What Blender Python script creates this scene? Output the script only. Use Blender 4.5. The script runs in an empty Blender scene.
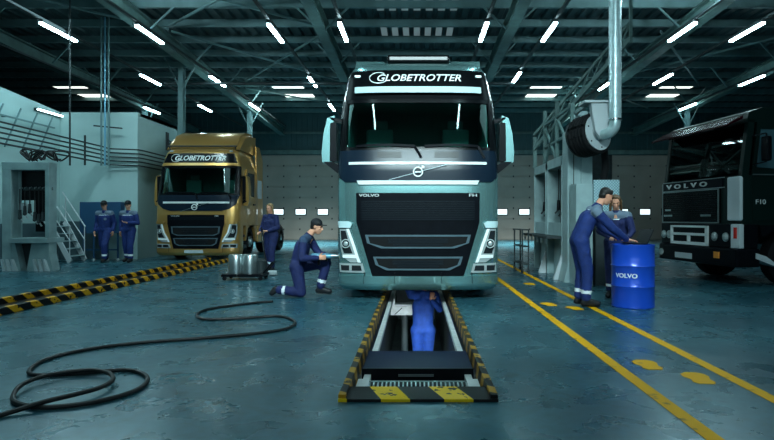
import bpy, bmesh, math, random
from mathutils import Vector, Matrix, Euler
C = bpy.context.scene.collection
PI = math.pi
random.seed(7)
F = 560.0; EYE = 1.25

# ------------------------------------------------------------------ camera
cd = bpy.data.cameras.new('camera'); cam = bpy.data.objects.new('camera', cd); C.objects.link(cam)
cam.location = (0, 0, EYE); cam.rotation_euler = (PI/2, 0, 0)
cd.sensor_width = 36; cd.lens = 36*F/774.0
cd.shift_x = -29/774.0; cd.shift_y = -2/774.0
cd.clip_end = 200; cd.clip_start = 0.05
bpy.context.scene.camera = cam
# ------------------------------------------------------------------ world, exposure, area lights
wd = bpy.data.worlds.new('world'); bpy.context.scene.world = wd; wd.use_nodes = True
wd.node_tree.nodes['Background'].inputs[0].default_value = (0.22, 0.6, 0.72, 1)
wd.node_tree.nodes['Background'].inputs[1].default_value = 0.02
vs = bpy.context.scene.view_settings
vs.view_transform = 'Standard'; vs.look = 'None'; vs.gamma = 1.0; vs.exposure = 0.22; vs.use_curve_mapping = False
def area(name, loc, rot, sx, sy, power, col, spread=PI):
    l = bpy.data.lights.new(name, 'AREA'); l.shape = 'RECTANGLE'; l.size = sx; l.size_y = sy
    l.energy = power; l.color = col; l.spread = spread
    o = bpy.data.objects.new(name, l); o.location = loc; o.rotation_euler = rot; C.objects.link(o); return o
TEAL = (0.55, 0.92, 1.0)
# added soft fill from behind the camera for the truck fronts
area('front_fill_light', (0.0, -7.5, 4.4), (math.radians(76), 0, 0), 14, 3.2, 190, (0.60, 0.93, 1.0))
area('truck_front_fill', (0.0, -0.8, 7.0), (math.radians(62), 0, 0), 5.0, 1.5, 220, (0.70, 0.96, 1.0), 0.9)  # added overhead fill aimed at the teal truck, no rooflight there
# back pair is daylight through the rooflights; left, right and side are added fills
area('overhead_fill_left', (-6.6, 7.5, 7.0), (0, 0, 0), 2.5, 5, 90, TEAL, 2.4)
area('overhead_fill_right', (6.4, 6.5, 7.0), (0, 0, 0), 2.5, 5, 60, TEAL, 2.4)
area('roof_light_back_left', (-5.6, 26.5, 7.0), (0, 0, 0), 4, 3, 1100, (0.85, 1.0, 0.98), 1.5)
area('roof_light_back_right', (6.1, 26.5, 7.0), (0, 0, 0), 4, 3, 1100, (0.85, 1.0, 0.98), 1.5)
area('overhead_fill_side', (-9.6, 13.0, 6.6), (math.radians(-10), 0, 0), 1.5, 4, 110, TEAL, 2.6)

# ------------------------------------------------------------------ materials
def mat(name, col, rough=0.5, metal=0.0, noise=0.0, nscale=8.0, bump=0.0, bscale=60.0, emit=None, estr=0.0, coat=0.0, spec=0.3):
    m = bpy.data.materials.new(name); m.use_nodes = True
    nt = m.node_tree; b = nt.nodes['Principled BSDF']
    b.inputs['Base Color'].default_value = (*col, 1); b.inputs['Roughness'].default_value = rough
    b.inputs['Metallic'].default_value = metal; b.inputs['Coat Weight'].default_value = coat
    b.inputs['Specular IOR Level'].default_value = spec
    tc = nt.nodes.new('ShaderNodeTexCoord')
    if noise > 0:
        n = nt.nodes.new('ShaderNodeTexNoise'); n.inputs['Scale'].default_value = nscale; n.inputs['Detail'].default_value = 5
        nt.links.new(tc.outputs['Object'], n.inputs['Vector'])
        r = nt.nodes.new('ShaderNodeValToRGB')
        r.color_ramp.elements[0].position = 0.3; r.color_ramp.elements[1].position = 0.7
        r.color_ramp.elements[0].color = (*[c*(1-noise) for c in col], 1)
        r.color_ramp.elements[1].color = (*[min(1, c*(1+noise)) for c in col], 1)
        nt.links.new(n.outputs['Fac'], r.inputs['Fac']); nt.links.new(r.outputs['Color'], b.inputs['Base Color'])
    if bump > 0:
        n2 = nt.nodes.new('ShaderNodeTexNoise'); n2.inputs['Scale'].default_value = bscale
        nt.links.new(tc.outputs['Object'], n2.inputs['Vector'])
        bp = nt.nodes.new('ShaderNodeBump'); bp.inputs['Strength'].default_value = bump; bp.inputs['Distance'].default_value = 0.02
        nt.links.new(n2.outputs['Fac'], bp.inputs['Height']); nt.links.new(bp.outputs['Normal'], b.inputs['Normal'])
    if emit:
        b.inputs['Emission Color'].default_value = (*emit, 1); b.inputs['Emission Strength'].default_value = estr
    return m

def floor_mat():
    m = bpy.data.materials.new('concrete_floor'); m.use_nodes = True; nt = m.node_tree; N = nt.nodes; L = nt.links
    b = N['Principled BSDF']; geo = N.new('ShaderNodeNewGeometry')
    def noise(s, d=6, dist=0.0):
        n = N.new('ShaderNodeTexNoise'); n.inputs['Scale'].default_value = s; n.inputs['Detail'].default_value = d
        n.inputs['Distortion'].default_value = dist; L.new(geo.outputs['Position'], n.inputs['Vector']); return n
    def ramp(src, stops):
        r = N.new('ShaderNodeValToRGB'); e = r.color_ramp.elements
        while len(e) < len(stops): e.new(0.5)
        for i, (p, c) in enumerate(stops): e[i].position = p; e[i].color = (*c, 1) if len(c) == 3 else c
        L.new(src, r.inputs['Fac']); return r
    a = noise(0.8, 9, 0.2)
    ra = ramp(a.outputs['Fac'], [(0.30, (0.012, 0.050, 0.068)), (0.5, (0.022, 0.082, 0.108)), (0.70, (0.042, 0.124, 0.152))])
    f = noise(12, 10, 0.2)
    rf = ramp(f.outputs['Fac'], [(0.3, (0.62,)*3), (0.7, (1.2,)*3)])
    mx = N.new('ShaderNodeMix'); mx.data_type = 'RGBA'; mx.blend_type = 'MULTIPLY'; mx.inputs[0].default_value = 0.8
    L.new(ra.outputs['Color'], mx.inputs[6]); L.new(rf.outputs['Color'], mx.inputs[7])
    # dark oil stains
    st = noise(3.2, 12, 0.2)
    rs = ramp(st.outputs['Fac'], [(0.63, (1, 1, 1)), (0.68, (0.25,)*3)])
    mx2 = N.new('ShaderNodeMix'); mx2.data_type = 'RGBA'; mx2.blend_type = 'MULTIPLY'; mx2.inputs[0].default_value = 0.7
    L.new(mx.outputs[2], mx2.inputs[6]); L.new(rs.outputs['Color'], mx2.inputs[7])
    # thin cracks
    vo = N.new('ShaderNodeTexVoronoi'); vo.feature = 'DISTANCE_TO_EDGE'; vo.inputs['Scale'].default_value = 0.42
    w = noise(2.2, 6); va = N.new('ShaderNodeVectorMath'); va.operation = 'ADD'
    L.new(geo.outputs['Position'], va.inputs[0]); L.new(w.outputs['Color'], va.inputs[1]); L.new(va.outputs[0], vo.inputs['Vector'])
    rc = ramp(vo.outputs['Distance'], [(0.0, (0.45,)*3), (0.006, (1, 1, 1))])
    mx3 = N.new('ShaderNodeMix'); mx3.data_type = 'RGBA'; mx3.blend_type = 'MULTIPLY'; mx3.inputs[0].default_value = 0.6
    L.new(mx2.outputs[2], mx3.inputs[6]); L.new(rc.outputs['Color'], mx3.inputs[7])
    L.new(mx3.outputs[2], b.inputs['Base Color'])
    r2 = noise(2.5, 6, 0.5)
    rr = ramp(r2.outputs['Fac'], [(0.3, (0.24,)*3), (0.7, (0.33,)*3)]); L.new(rr.outputs['Color'], b.inputs['Roughness'])
    bp = N.new('ShaderNodeBump'); bp.inputs['Strength'].default_value = 0.10; bp.inputs['Distance'].default_value = 0.003
    L.new(f.outputs['Fac'], bp.inputs['Height']); L.new(bp.outputs['Normal'], b.inputs['Normal'])
    b.inputs['Specular IOR Level'].default_value = 0.42; b.inputs['Specular Tint'].default_value = (0.22, 0.78, 1.0, 1)
    return m

def stripe_mat(name, axis_vec, period, cy, cb, rough=0.45):
    """diagonal hazard stripes across object coordinates"""
    m = bpy.data.materials.new(name); m.use_nodes = True; nt = m.node_tree; N = nt.nodes; L = nt.links
    b = N['Principled BSDF']; geo = N.new('ShaderNodeNewGeometry')
    d = N.new('ShaderNodeVectorMath'); d.operation = 'DOT_PRODUCT'; L.new(geo.outputs['Position'], d.inputs[0]); d.inputs[1].default_value = axis_vec
    mu = N.new('ShaderNodeMath'); mu.operation = 'DIVIDE'; L.new(d.outputs['Value'], mu.inputs[0]); mu.inputs[1].default_value = period
    fr = N.new('ShaderNodeMath'); fr.operation = 'FRACT'; L.new(mu.outputs[0], fr.inputs[0])
    gt = N.new('ShaderNodeMath'); gt.operation = 'GREATER_THAN'; L.new(fr.outputs[0], gt.inputs[0]); gt.inputs[1].default_value = 0.54
    n = N.new('ShaderNodeTexNoise'); n.inputs['Scale'].default_value = 14; n.inputs['Detail'].default_value = 8; L.new(geo.outputs['Position'], n.inputs['Vector'])
    wr = N.new('ShaderNodeMath'); wr.operation = 'LESS_THAN'; L.new(n.outputs['Fac'], wr.inputs[0]); wr.inputs[1].default_value = 0.6
    ml = N.new('ShaderNodeMath'); ml.operation = 'MULTIPLY'; L.new(gt.outputs[0], ml.inputs[0]); L.new(wr.outputs[0], ml.inputs[1])
    mx = N.new('ShaderNodeMix'); mx.data_type = 'RGBA'; L.new(ml.outputs[0], mx.inputs[0])
    mx.inputs[6].default_value = (*cb, 1); mx.inputs[7].default_value = (*cy, 1); L.new(mx.outputs[2], b.inputs['Base Color'])
    b.inputs['Roughness'].default_value = rough; b.inputs['Specular IOR Level'].default_value = 0.12
    return m

def worn_paint(name, col, under, thr=0.64):
    m = bpy.data.materials.new(name); m.use_nodes = True; nt = m.node_tree; N = nt.nodes; L = nt.links
    b = N['Principled BSDF']; geo = N.new('ShaderNodeNewGeometry')
    n = N.new('ShaderNodeTexNoise'); n.inputs['Scale'].default_value = 7; n.inputs['Detail'].default_value = 9; L.new(geo.outputs['Position'], n.inputs['Vector'])
    gt = N.new('ShaderNodeMapRange'); L.new(n.outputs['Fac'], gt.inputs[0]); gt.inputs[1].default_value = thr-0.06; gt.inputs[2].default_value = thr+0.04
    mx = N.new('ShaderNodeMix'); mx.data_type = 'RGBA'; L.new(gt.outputs[0], mx.inputs[0])
    mx.inputs[6].default_value = (*col, 1); mx.inputs[7].default_value = (*under, 1); L.new(mx.outputs[2], b.inputs['Base Color'])
    b.inputs['Roughness'].default_value = 0.6; b.inputs['Specular IOR Level'].default_value = 0.06
    return m

def glass_mat(name, tint, op=0.35, rough=0.02):
    m = bpy.data.materials.new(name); m.use_nodes = True; nt = m.node_tree; N = nt.nodes; L = nt.links
    for n in list(N):
        if n.type != 'OUTPUT_MATERIAL': N.remove(n)
    out = [n for n in N if n.type == 'OUTPUT_MATERIAL'][0]
    t = N.new('ShaderNodeBsdfTransparent'); t.inputs[0].default_value = (*tint, 1)
    g = N.new('ShaderNodeBsdfGlossy'); g.inputs['Roughness'].default_value = rough; g.inputs['Color'].default_value = (1, 1, 1, 1)
    fr = N.new('ShaderNodeFresnel'); fr.inputs[0].default_value = 1.5
    mx = N.new('ShaderNodeMixShader'); L.new(fr.outputs[0], mx.inputs[0]); L.new(t.outputs[0], mx.inputs[1]); L.new(g.outputs[0], mx.inputs[2])
    L.new(mx.outputs[0], out.inputs['Surface'])
    return m

M = {}
M['floor'] = floor_mat()
M['teal'] = mat('teal_truck_paint', (0.19, 0.37, 0.37), 0.25, 0.75, coat=0.6)
M['teal_light'] = mat('light_teal_trim', (0.52, 0.70, 0.72), 0.3, 0.1, coat=0.4)
M['gold'] = mat('gold_truck_paint', (0.52, 0.30, 0.09), 0.28, 0.65, coat=0.5)
M['navy_panel'] = mat('navy_gloss_panel', (0.005, 0.012, 0.022), 0.25, 0, spec=0.15)
M['black_gloss'] = mat('black_gloss', (0.003, 0.004, 0.005), 0.2, 0, spec=0.2)
M['black'] = mat('black_plastic', (0.003, 0.004, 0.006), 0.28, noise=0.2, spec=0.12)
M['black_deep'] = mat('black_void', (0.003, 0.004, 0.005), 0.9)
M['rubber'] = mat('tyre_rubber', (0.006, 0.007, 0.008), 0.75, spec=.15, bump=0.3, bscale=90)
M['hose'] = mat('hose_rubber', (0.006, 0.007, 0.008), 0.5)
M['chrome'] = mat('chrome', (0.75, 0.78, 0.8), 0.18, 1.0)
M['steel'] = mat('brushed_steel', (0.36, 0.42, 0.43), 0.3, 0.9, noise=0.1, nscale=20)
M['white_plastic'] = mat('white_plastic', (0.62, 0.68, 0.68), 0.3)
M['letter'] = mat('white_letters', (0.8, 0.84, 0.84), 0.35)
M['silver_letter'] = mat('silver_letters', (0.6, 0.64, 0.64), 0.3, 0.3)
M['grille_line'] = mat('grey_blue_trim', (0.09, 0.14, 0.17), 0.3, 0.3)
M['lamp_lens'] = mat('headlamp_lens', (0.40, 0.46, 0.46), 0.15, 0.3, coat=0.5)
M['lamp_dark'] = mat('headlamp_dark', (0.02, 0.026, 0.03), 0.12, 0.3)
M['drl'] = mat('headlamp_strip', (0.8, 0.85, 0.86), 0.2)
M['glass_smoke'] = glass_mat('smoky_windscreen_glass', (0.10, 0.16, 0.15))
M['slat'] = mat('dark_slat', (0.006, 0.010, 0.014), 0.35, spec=0.15)
M['wheel_grey'] = mat('grey_teal_rim', (0.10, 0.18, 0.18), 0.5)
M['seat'] = mat('teal_seat_cloth', (0.20, 0.34, 0.33), 0.8)
M['cabin'] = mat('cabin_lining', (0.07, 0.15, 0.145), 0.8)
M['glass'] = glass_mat('windscreen_glass', (0.55, 0.78, 0.74))
M['glass_dark'] = mat('dark_tinted_glass', (0.004, 0.007, 0.009), 0.06, 0)
M['mirror'] = mat('mirror_face', (0.02, 0.03, 0.035), 0.08, 0.3)
M['green_paint'] = mat('dark_green_truck_paint', (0.002, 0.010, 0.009), 0.35, 0.0, spec=0.25)
M['maroon'] = mat('dark_red_visor', (0.016, 0.002, 0.004), 0.25, spec=0.1)
M['red'] = mat('red_lens', (0.5, 0.02, 0.015), 0.2)
M['amber'] = mat('amber_lens', (0.65, 0.24, 0.04), 0.2)
M['light_panel'] = mat('pale_grey_panel', (0.42, 0.48, 0.50), 0.4)
M['wall'] = mat('white_painted_wall', (0.30, 0.44, 0.44), 0.75, noise=0.10, nscale=0.8)
M['dado'] = mat('grey_painted_dado', (0.05, 0.09, 0.105), 0.6, noise=0.12, nscale=1.5)
M['clad'] = mat('ribbed_blue_cladding', (0.025, 0.075, 0.085), 0.6, noise=0.12, nscale=2)
M['deck'] = mat('ribbed_roof_deck', (0.026, 0.052, 0.058), 0.6, noise=0.2, nscale=1.5)
M['girder'] = mat('grey_green_steel_girder', (0.08, 0.145, 0.14), 0.55, 0.0, noise=0.25, nscale=3)
M['purlin'] = mat('galvanised_purlin', (0.11, 0.20, 0.21), 0.5, 0.1, noise=0.2, nscale=2)
M['door'] = mat('grey_door_panel', (0.25, 0.235, 0.21), 0.6, noise=0.08, nscale=1.2)
M['dark_steel'] = mat('dark_painted_steel', (0.02, 0.03, 0.033), 0.5, noise=0.3, nscale=4)
M['bolt'] = mat('dark_bolt', (0.03, 0.035, 0.035), 0.5)
M['tube'] = mat('lit_tube', (1, 1, 1), 0.5, emit=(0.60, 0.93, 1.0), estr=33.0)
M['tube_soft'] = mat('lit_tube_soft', (1, 1, 1), 0.5, emit=(0.66, 0.95, 1.0), estr=7.0)
M['pane'] = mat('daylit_pane', (1, 1, 1), 0.5, emit=(0.80, 0.97, 1.0), estr=1.15)
M['roof_pane'] = mat('daylit_rooflight', (1, 1, 1), 0.5, emit=(0.93, 1.0, 0.90), estr=1.6)
M['roof_pane_dim'] = mat('dim_rooflight', (0.3, 0.35, 0.36), 0.5, emit=(0.7, 0.95, 1.0), estr=0.10)
M['yellow'] = worn_paint('worn_yellow_paint', (0.72, 0.36, 0.004), (0.12, 0.11, 0.06), 0.67)
M['hazard_side'] = stripe_mat('hazard_kerb', (0.6, 1.0, 1.4), 0.40, (0.62, 0.30, 0.01), (0.006, 0.007, 0.008))
M['hazard_pit'] = stripe_mat('hazard_pit', (0.8, 1.0, 0.8), 0.32, (0.38, 0.20, 0.015), (0.006, 0.007, 0.008))
M['hazard_end'] = stripe_mat('hazard_end', (1.0, 0.35, 0), 0.43, (0.72, 0.46, 0.01), (0.008, 0.009, 0.010))
M['pit_wall'] = mat('pit_concrete', (0.035, 0.05, 0.05), 0.6, noise=0.3, nscale=3)
M['rail'] = mat('white_rail_paint', (0.5, 0.54, 0.54), 0.4, noise=0.15, nscale=12)
M['tray'] = mat('navy_tray', (0.002, 0.006, 0.03), 0.4, spec=0.1)
M['skin'] = mat('skin', (0.62, 0.30, 0.19), 0.55)
M['cov'] = mat('blue_coverall', (0.009, 0.026, 0.130), 0.75, noise=0.2, nscale=14, bump=0.6, bscale=22)
M['cov_navy'] = mat('navy_coverall', (0.009, 0.016, 0.075), 0.75, noise=0.2, nscale=14, bump=0.6, bscale=22)
M['cov_bright'] = mat('bright_blue_coverall', (0.008, 0.040, 0.22), 0.75, noise=0.2, nscale=14, bump=0.6, bscale=22)
M['yoke'] = mat('grey_yoke', (0.12, 0.17, 0.23), 0.75, noise=0.1)
M['yoke_navy'] = mat('dim_blue_yoke', (0.025, 0.05, 0.10), 0.75, noise=0.1)
M['band'] = mat('reflective_band', (0.72, 0.78, 0.80), 0.4)
M['boot'] = mat('black_boot', (0.008, 0.009, 0.011), 0.5)
M['hair_dark'] = mat('black_hair', (0.008, 0.007, 0.006), 0.5, noise=0.3, nscale=60)
M['hair_brown'] = mat('brown_hair', (0.10, 0.055, 0.025), 0.5, noise=0.4, nscale=60)
M['hair_blond'] = mat('blond_hair', (0.26, 0.17, 0.08), 0.5, noise=0.3, nscale=60)
M['cap'] = mat('black_cap', (0.008, 0.009, 0.012), 0.7)
M['eye'] = mat('eye_dark', (0.02, 0.015, 0.012), 0.2)
M['drum'] = mat('blue_drum_paint', (0.012, 0.075, 0.55), 0.3, 0.1, coat=0.4)
M['board'] = mat('dark_blue_board', (0.012, 0.055, 0.12), 0.5)
M['rack'] = mat('grey_machine_enamel', (0.24, 0.34, 0.35), 0.45, 0.1, noise=0.18, nscale=3)
M['duct'] = mat('galvanised_duct', (0.42, 0.56, 0.58), 0.33, 0.45, noise=0.12, nscale=10)
M['tool_blue'] = mat('blue_grey_tool', (0.12, 0.3, 0.42), 0.35, 0.3)
M['perf'] = mat('pale_blue_panel', (0.30, 0.45, 0.50), 0.5)
_n = M['perf'].node_tree; _c = _n.nodes.new('ShaderNodeTexChecker'); _c.inputs['Scale'].default_value = 38
_c.inputs['Color1'].default_value = (0.36, 0.52, 0.56, 1); _c.inputs['Color2'].default_value = (0.14, 0.26, 0.30, 1)
_t = _n.nodes.new('ShaderNodeTexCoord'); _n.links.new(_t.outputs['Object'], _c.inputs['Vector']); _n.links.new(_c.outputs['Color'], _n.nodes['Principled BSDF'].inputs['Base Color'])
M['screen'] = mat('laptop_dark', (0.012, 0.014, 0.016), 0.3)

# ------------------------------------------------------------------ helpers
def tag(o, label=None, cat=None, group=None, kind=None):
    if label: o['label'] = label
    if cat: o['category'] = cat
    if group: o['group'] = group
    if kind: o['kind'] = kind
    return o
def thing(name, label, cat, loc=(0, 0, 0), rz=0, group=None):
    o = bpy.data.objects.new(name, None); C.objects.link(o); o.location = loc; o.rotation_euler = (0, 0, rz)
    return tag(o, label, cat, group)
def link(name, me, parent=None):
    o = bpy.data.objects.new(name, me); C.objects.link(o)
    if parent: o.parent = parent
    return o
class MB:
    def __init__(s): s.bm = bmesh.new()
    def _mat(s, faces, mi):
        for f in faces: f.material_index = mi
    def box(s, c, d, rot=None, mi=0, bev=0.0):
        g = bmesh.ops.create_cube(s.bm, size=1.0); v = g['verts']
        bmesh.ops.scale(s.bm, vec=d, verts=v)
        if bev > 0:
            e = list({e for q in v for e in q.link_edges})
            r = bmesh.ops.bevel(s.bm, geom=e, offset=bev, segments=2, affect='EDGES', profile=0.6); v = list({q for f in r['faces'] for q in f.verts} | {q for q in v if q.is_valid})
        if rot: bmesh.ops.rotate(s.bm, cent=(0, 0, 0), matrix=Euler(rot).to_matrix(), verts=v)
        bmesh.ops.translate(s.bm, vec=c, verts=v)
        s._mat({f for q in v for f in q.link_faces}, mi); return s
    def bb(s, x0, x1, y0, y1, z0, z1, mi=0, bev=0.0):
        return s.box(((x0+x1)/2, (y0+y1)/2, (z0+z1)/2), (abs(x1-x0), abs(y1-y0), abs(z1-z0)), None, mi, bev)
    def cone(s, p0, p1, r0, r1=None, seg=16, mi=0, caps=True):
        r1 = r0 if r1 is None else r1
        p0 = Vector(p0); p1 = Vector(p1); d = p1-p0
        if d.length < 1e-6: return s
        q = d.to_track_quat('Z', 'Y').to_matrix(); nv = s.bm.verts.new; A, B = [], []
        for k in range(seg):
            u = q@Vector((math.cos(2*PI*k/seg), math.sin(2*PI*k/seg), 0)); A.append(nv(p0+u*r0)); B.append(nv(p1+u*r1))
        fs = [s.bm.faces.new((A[k], A[(k+1) % seg], B[(k+1) % seg], B[k])) for k in range(seg)]
        if caps: fs += [s.bm.faces.new(A[::-1]), s.bm.faces.new(B)]
        s._mat(fs, mi); return s
    def ball(s, c, r, seg=14, mi=0, rot=None):
        r = r if hasattr(r, '__len__') else (r, r, r); c = Vector(c); nv = s.bm.verts.new
        def P(x, y, z):
            v = Vector((x*r[0], y*r[1], z*r[2])); return nv(c+(rot@v if rot is not None else v))
        m = max(6, seg//2+1); top = P(0, 0, 1); bot = P(0, 0, -1); rings = []
        for i in range(1, m):
            t = PI*i/m; rings.append([P(math.sin(t)*math.cos(2*PI*k/seg), math.sin(t)*math.sin(2*PI*k/seg), math.cos(t)) for k in range(seg)])
        fs = []
        for k in range(seg):
            k2 = (k+1) % seg
            fs.append(s.bm.faces.new((top, rings[0][k], rings[0][k2]))); fs.append(s.bm.faces.new((bot, rings[-1][k2], rings[-1][k])))
            for i in range(len(rings)-1): fs.append(s.bm.faces.new((rings[i][k], rings[i+1][k], rings[i+1][k2], rings[i][k2])))
        s._mat(fs, mi); return s
    def cap(s, p0, p1, r0, r1, seg=14):
        s.ball(p0, r0, seg); s.ball(p1, r1, seg); return s.cone(p0, p1, r0, r1, seg)
    def bar(s, p0, p1, w, h, mi=0):
        p0 = Vector(p0); p1 = Vector(p1); d = p1-p0
        g = bmesh.ops.create_cube(s.bm, size=1.0); v = g['verts']; bmesh.ops.scale(s.bm, vec=(w, d.length, h), verts=v)
        bmesh.ops.rotate(s.bm, cent=(0, 0, 0), matrix=d.to_track_quat('Y', 'Z').to_matrix(), verts=v)
        bmesh.ops.translate(s.bm, vec=(p0+p1)/2, verts=v); s._mat({f for q in v for f in q.link_faces}, mi); return s
    def tube(s, pts, r, seg=8, closed=False, mi=0):
        pts = [Vector(p) for p in pts]; n = len(pts); rings = []
        for i, p in enumerate(pts):
            a = pts[(i-1) % n] if (closed or i > 0) else p; b = pts[(i+1) % n] if (closed or i < n-1) else p
            t = (b-a).normalized(); up = Vector((0, 0, 1)) if abs(t.z) < 0.95 else Vector((0, 1, 0))
            u = t.cross(up).normalized(); w = u.cross(t)
            rings.append([s.bm.verts.new(p+(u*math.cos(2*PI*k/seg)+w*math.sin(2*PI*k/seg))*r) for k in range(seg)])
        for i in range(n if closed else n-1):
            A, B = rings[i], rings[(i+1) % n]
            for k in range(seg):
                f = s.bm.faces.new((A[k], A[(k+1) % seg], B[(k+1) % seg], B[k])); f.material_index = mi
        if not closed:
            s.bm.faces.new(rings[0][::-1]).material_index = mi; s.bm.faces.new(rings[-1]).material_index = mi
        return s
    def prism(s, poly, a0, a1, axis='y', mi=0):
        """poly of 2D points; extruded along axis. axis y: (x,z); axis x: (y,z); axis z: (x,y)"""
        def V(p, a): return {'y': (p[0], a, p[1]), 'x': (a, p[0], p[1]), 'z': (p[0], p[1], a)}[axis]
        A = [s.bm.verts.new(V(p, a0)) for p in poly]; B = [s.bm.verts.new(V(p, a1)) for p in poly]; n = len(poly)
        fs = [s.bm.faces.new(A), s.bm.faces.new(B[::-1])]
        for i in range(n): fs.append(s.bm.faces.new((A[i], B[i], B[(i+1) % n], A[(i+1) % n])))
        s._mat(fs, mi); return s
    def lathe(s, prof, c, axis='z', seg=24, mi=0):
        rings = []
        for r, h in prof:
            ring = []
            for k in range(seg):
                a = 2*PI*k/seg; u, w = r*math.cos(a), r*math.sin(a)
                p = {'z': (u, w, h), 'x': (h, u, w), 'y': (u, h, w)}[axis]
                ring.append(s.bm.verts.new(Vector(p)+Vector(c)))
            rings.append(ring)
        for i in range(len(rings)-1):
            for k in range(seg):
                f = s.bm.faces.new((rings[i][k], rings[i][(k+1) % seg], rings[i+1][(k+1) % seg], rings[i+1][k])); f.material_index = mi
        for ring in (rings[0], rings[-1]): s.bm.faces.new(ring).material_index = mi
        return s
    def build(s, name, mats, parent=None, smooth=False, loc=None):
        bmesh.ops.recalc_face_normals(s.bm, faces=s.bm.faces)
        me = bpy.data.meshes.new(name)
        if smooth:
            for f in s.bm.faces: f.smooth = True
            for e in s.bm.edges:
                if len(e.link_faces) == 2 and e.calc_face_angle(0) > 0.7: e.smooth = False
        s.bm.to_mesh(me); s.bm.free()
        for m in (mats if isinstance(mats, (list, tuple)) else [mats]): me.materials.append(m)
        o = link(name, me, parent)
        if loc: o.location = loc
        return o
def copy_tree(o, parent=None):
    c = o.copy(); C.objects.link(c); c.parent = parent
    for ch in [k for k in C.objects if k.parent == o]: copy_tree(ch, c)
    return c
def struct(mb, name, m, smooth=False): return tag(mb.build(name, m, None, smooth), kind='structure')
def catmull(pts, n=6):
    pts = [Vector(p) for p in pts]; out = []
    P = [pts[0]]+pts+[pts[-1]]
    for i in range(1, len(P)-2):
        p0, p1, p2, p3 = P[i-1], P[i], P[i+1], P[i+2]
        for k in range(n):
            t = k/n; out.append(0.5*((2*p1)+(p2-p0)*t+(2*p0-5*p1+4*p2-p3)*t*t+(3*p1-p0-3*p2+p3)*t**3))
    out.append(pts[-1]); return out
def text_mesh(txt, width, height, shear=0.0, offset=0.0, extr=0.004, spacing=1.0):
    cu = bpy.data.curves.new('txt', 'FONT'); cu.body = txt; cu.size = 1; cu.shear = shear; cu.offset = offset; cu.extrude = 0.5
    cu.space_character = spacing; cu.resolution_u = 4
    o = bpy.data.objects.new('txt', cu); C.objects.link(o); bpy.context.view_layer.update()
    me = bpy.data.meshes.new_from_object(o.evaluated_get(bpy.context.evaluated_depsgraph_get()))
    bpy.data.objects.remove(o); bpy.data.curves.remove(cu)
    xs = [v.co.x for v in me.vertices]; ys = [v.co.y for v in me.vertices]
    x0, x1, y0, y1 = min(xs), max(xs), min(ys), max(ys)
    for v in me.vertices:
        v.co = ((v.co.x-(x0+x1)/2)/(x1-x0)*width, (v.co.y-(y0+y1)/2)/(y1-y0)*height, v.co.z*2*extr/1.0)
    return me   # x right, y up, z outwards
def text_on(name, txt, w, h, fn, m, parent, **kw):
    me = text_mesh(txt, w, h, **kw); me.materials.append(m)
    for v in me.vertices: v.co = fn(v.co.x, v.co.y, v.co.z)
    me.update(); return link(name, me, parent)

# ------------------------------------------------------------------ building shell
PX0, PX1, PY0, PY1 = -0.50, 0.53, 3.82, 15.0     # pit opening
XL, XR, YB, YF = -22.0, 20.0, 32.0, -9.0
b = MB()
for (x0, x1, y0, y1) in ((XL, PX0, YF, YB), (PX1, XR, YF, YB), (PX0, PX1, YF, PY0), (PX0, PX1, PY1, YB)):
    v = [b.bm.verts.new(p) for p in ((x0, y0, 0), (x1, y0, 0), (x1, y1, 0), (x0, y1, 0))]; b.bm.faces.new(v)
    v = [b.bm.verts.new(p) for p in ((x0, y0, -.2), (x0, y1, -.2), (x1, y1, -.2), (x1, y0, -.2))]; b.bm.faces.new(v)
bmf = b.bm
me = bpy.data.meshes.new('floor'); bmf.normal_update(); bmf.to_mesh(me); bmf.free(); me.materials.append(M['floor'])
tag(link('floor', me), kind='structure')
b = MB()
ZP = -1.45
b.bb(PX0-.12, PX0, PY0-.12, PY1+.12, ZP, -.005); b.bb(PX1, PX1+.12, PY0-.12, PY1+.12, ZP, -.005)
b.bb(PX0, PX1, PY0-.12, PY0, ZP, -.005); b.bb(PX0, PX1, PY1, PY1+.12, ZP, -.005); b.bb(PX0, PX1, PY0, PY1, ZP-.1, ZP)
struct(b, 'trim_1', M['pit_wall'])
# roof deck: ribs run into the depth
b = MB(); ZR = 7.42
x = XL
pts = []
while x < XR:
    pts += [(x, ZR), (x+.16, ZR), (x+.2, ZR+.07), (x+.32, ZR+.07)]; x += .36
pts += [(XR, ZR)]
top = [(p[0], ZR+.16) for p in (pts[-1], pts[0])]
for i in range(len(pts)-1):
    p, q = pts[i], pts[i+1]
    v = [b.bm.verts.new(t) for t in ((p[0], YF, p[1]), (q[0], YF, q[1]), (q[0], YB, q[1]), (p[0], YB, p[1]))]; b.bm.faces.new(v)
b.bb(XL, XR, YF, YB, ZR+.12, ZR+.2)
bmesh.ops.remove_doubles(b.bm, verts=b.bm.verts, dist=1e-4)
struct(b, 'ceiling', M['deck'])
# walls
def cladding(name, x0, x1, y, z0, z1):
    b = MB(); b.bb(x0, x1, y, y+.15, z0, z1); x = x0+.1
    while x < x1-.1:
        b.bb(x, x+.09, y-.045, y+.02, z0, z1); x += .3
    return struct(b, name, M['clad'])
DOORS = [(-9.75, -4.45), (-2.6, 2.6), (4.3, 9.5), (11.2, 16.6)]
DZ = 4.85
cladding('wall_back', XL, XR, YB, DZ, ZR+.1)
px = XL
n = 0
for (a, c) in DOORS+[(XR, XR)]:
    bb = MB(); bb.bb(px, a, YB, YB+.15, 0, DZ)
    struct(bb, 'wall_back_pier' if n else 'wall_back_side', M['dark_steel']).name = 'wall_back_%d' % (n+1); px = c; n += 1
struct(MB().bb(XL-.15, XL, YF, YB, 0, ZR+.15), 'wall_left_outer', M['clad'])
struct(MB().bb(XR, XR+.15, YF, YB, 0, ZR+.15), 'wall_right', M['clad'])
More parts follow.
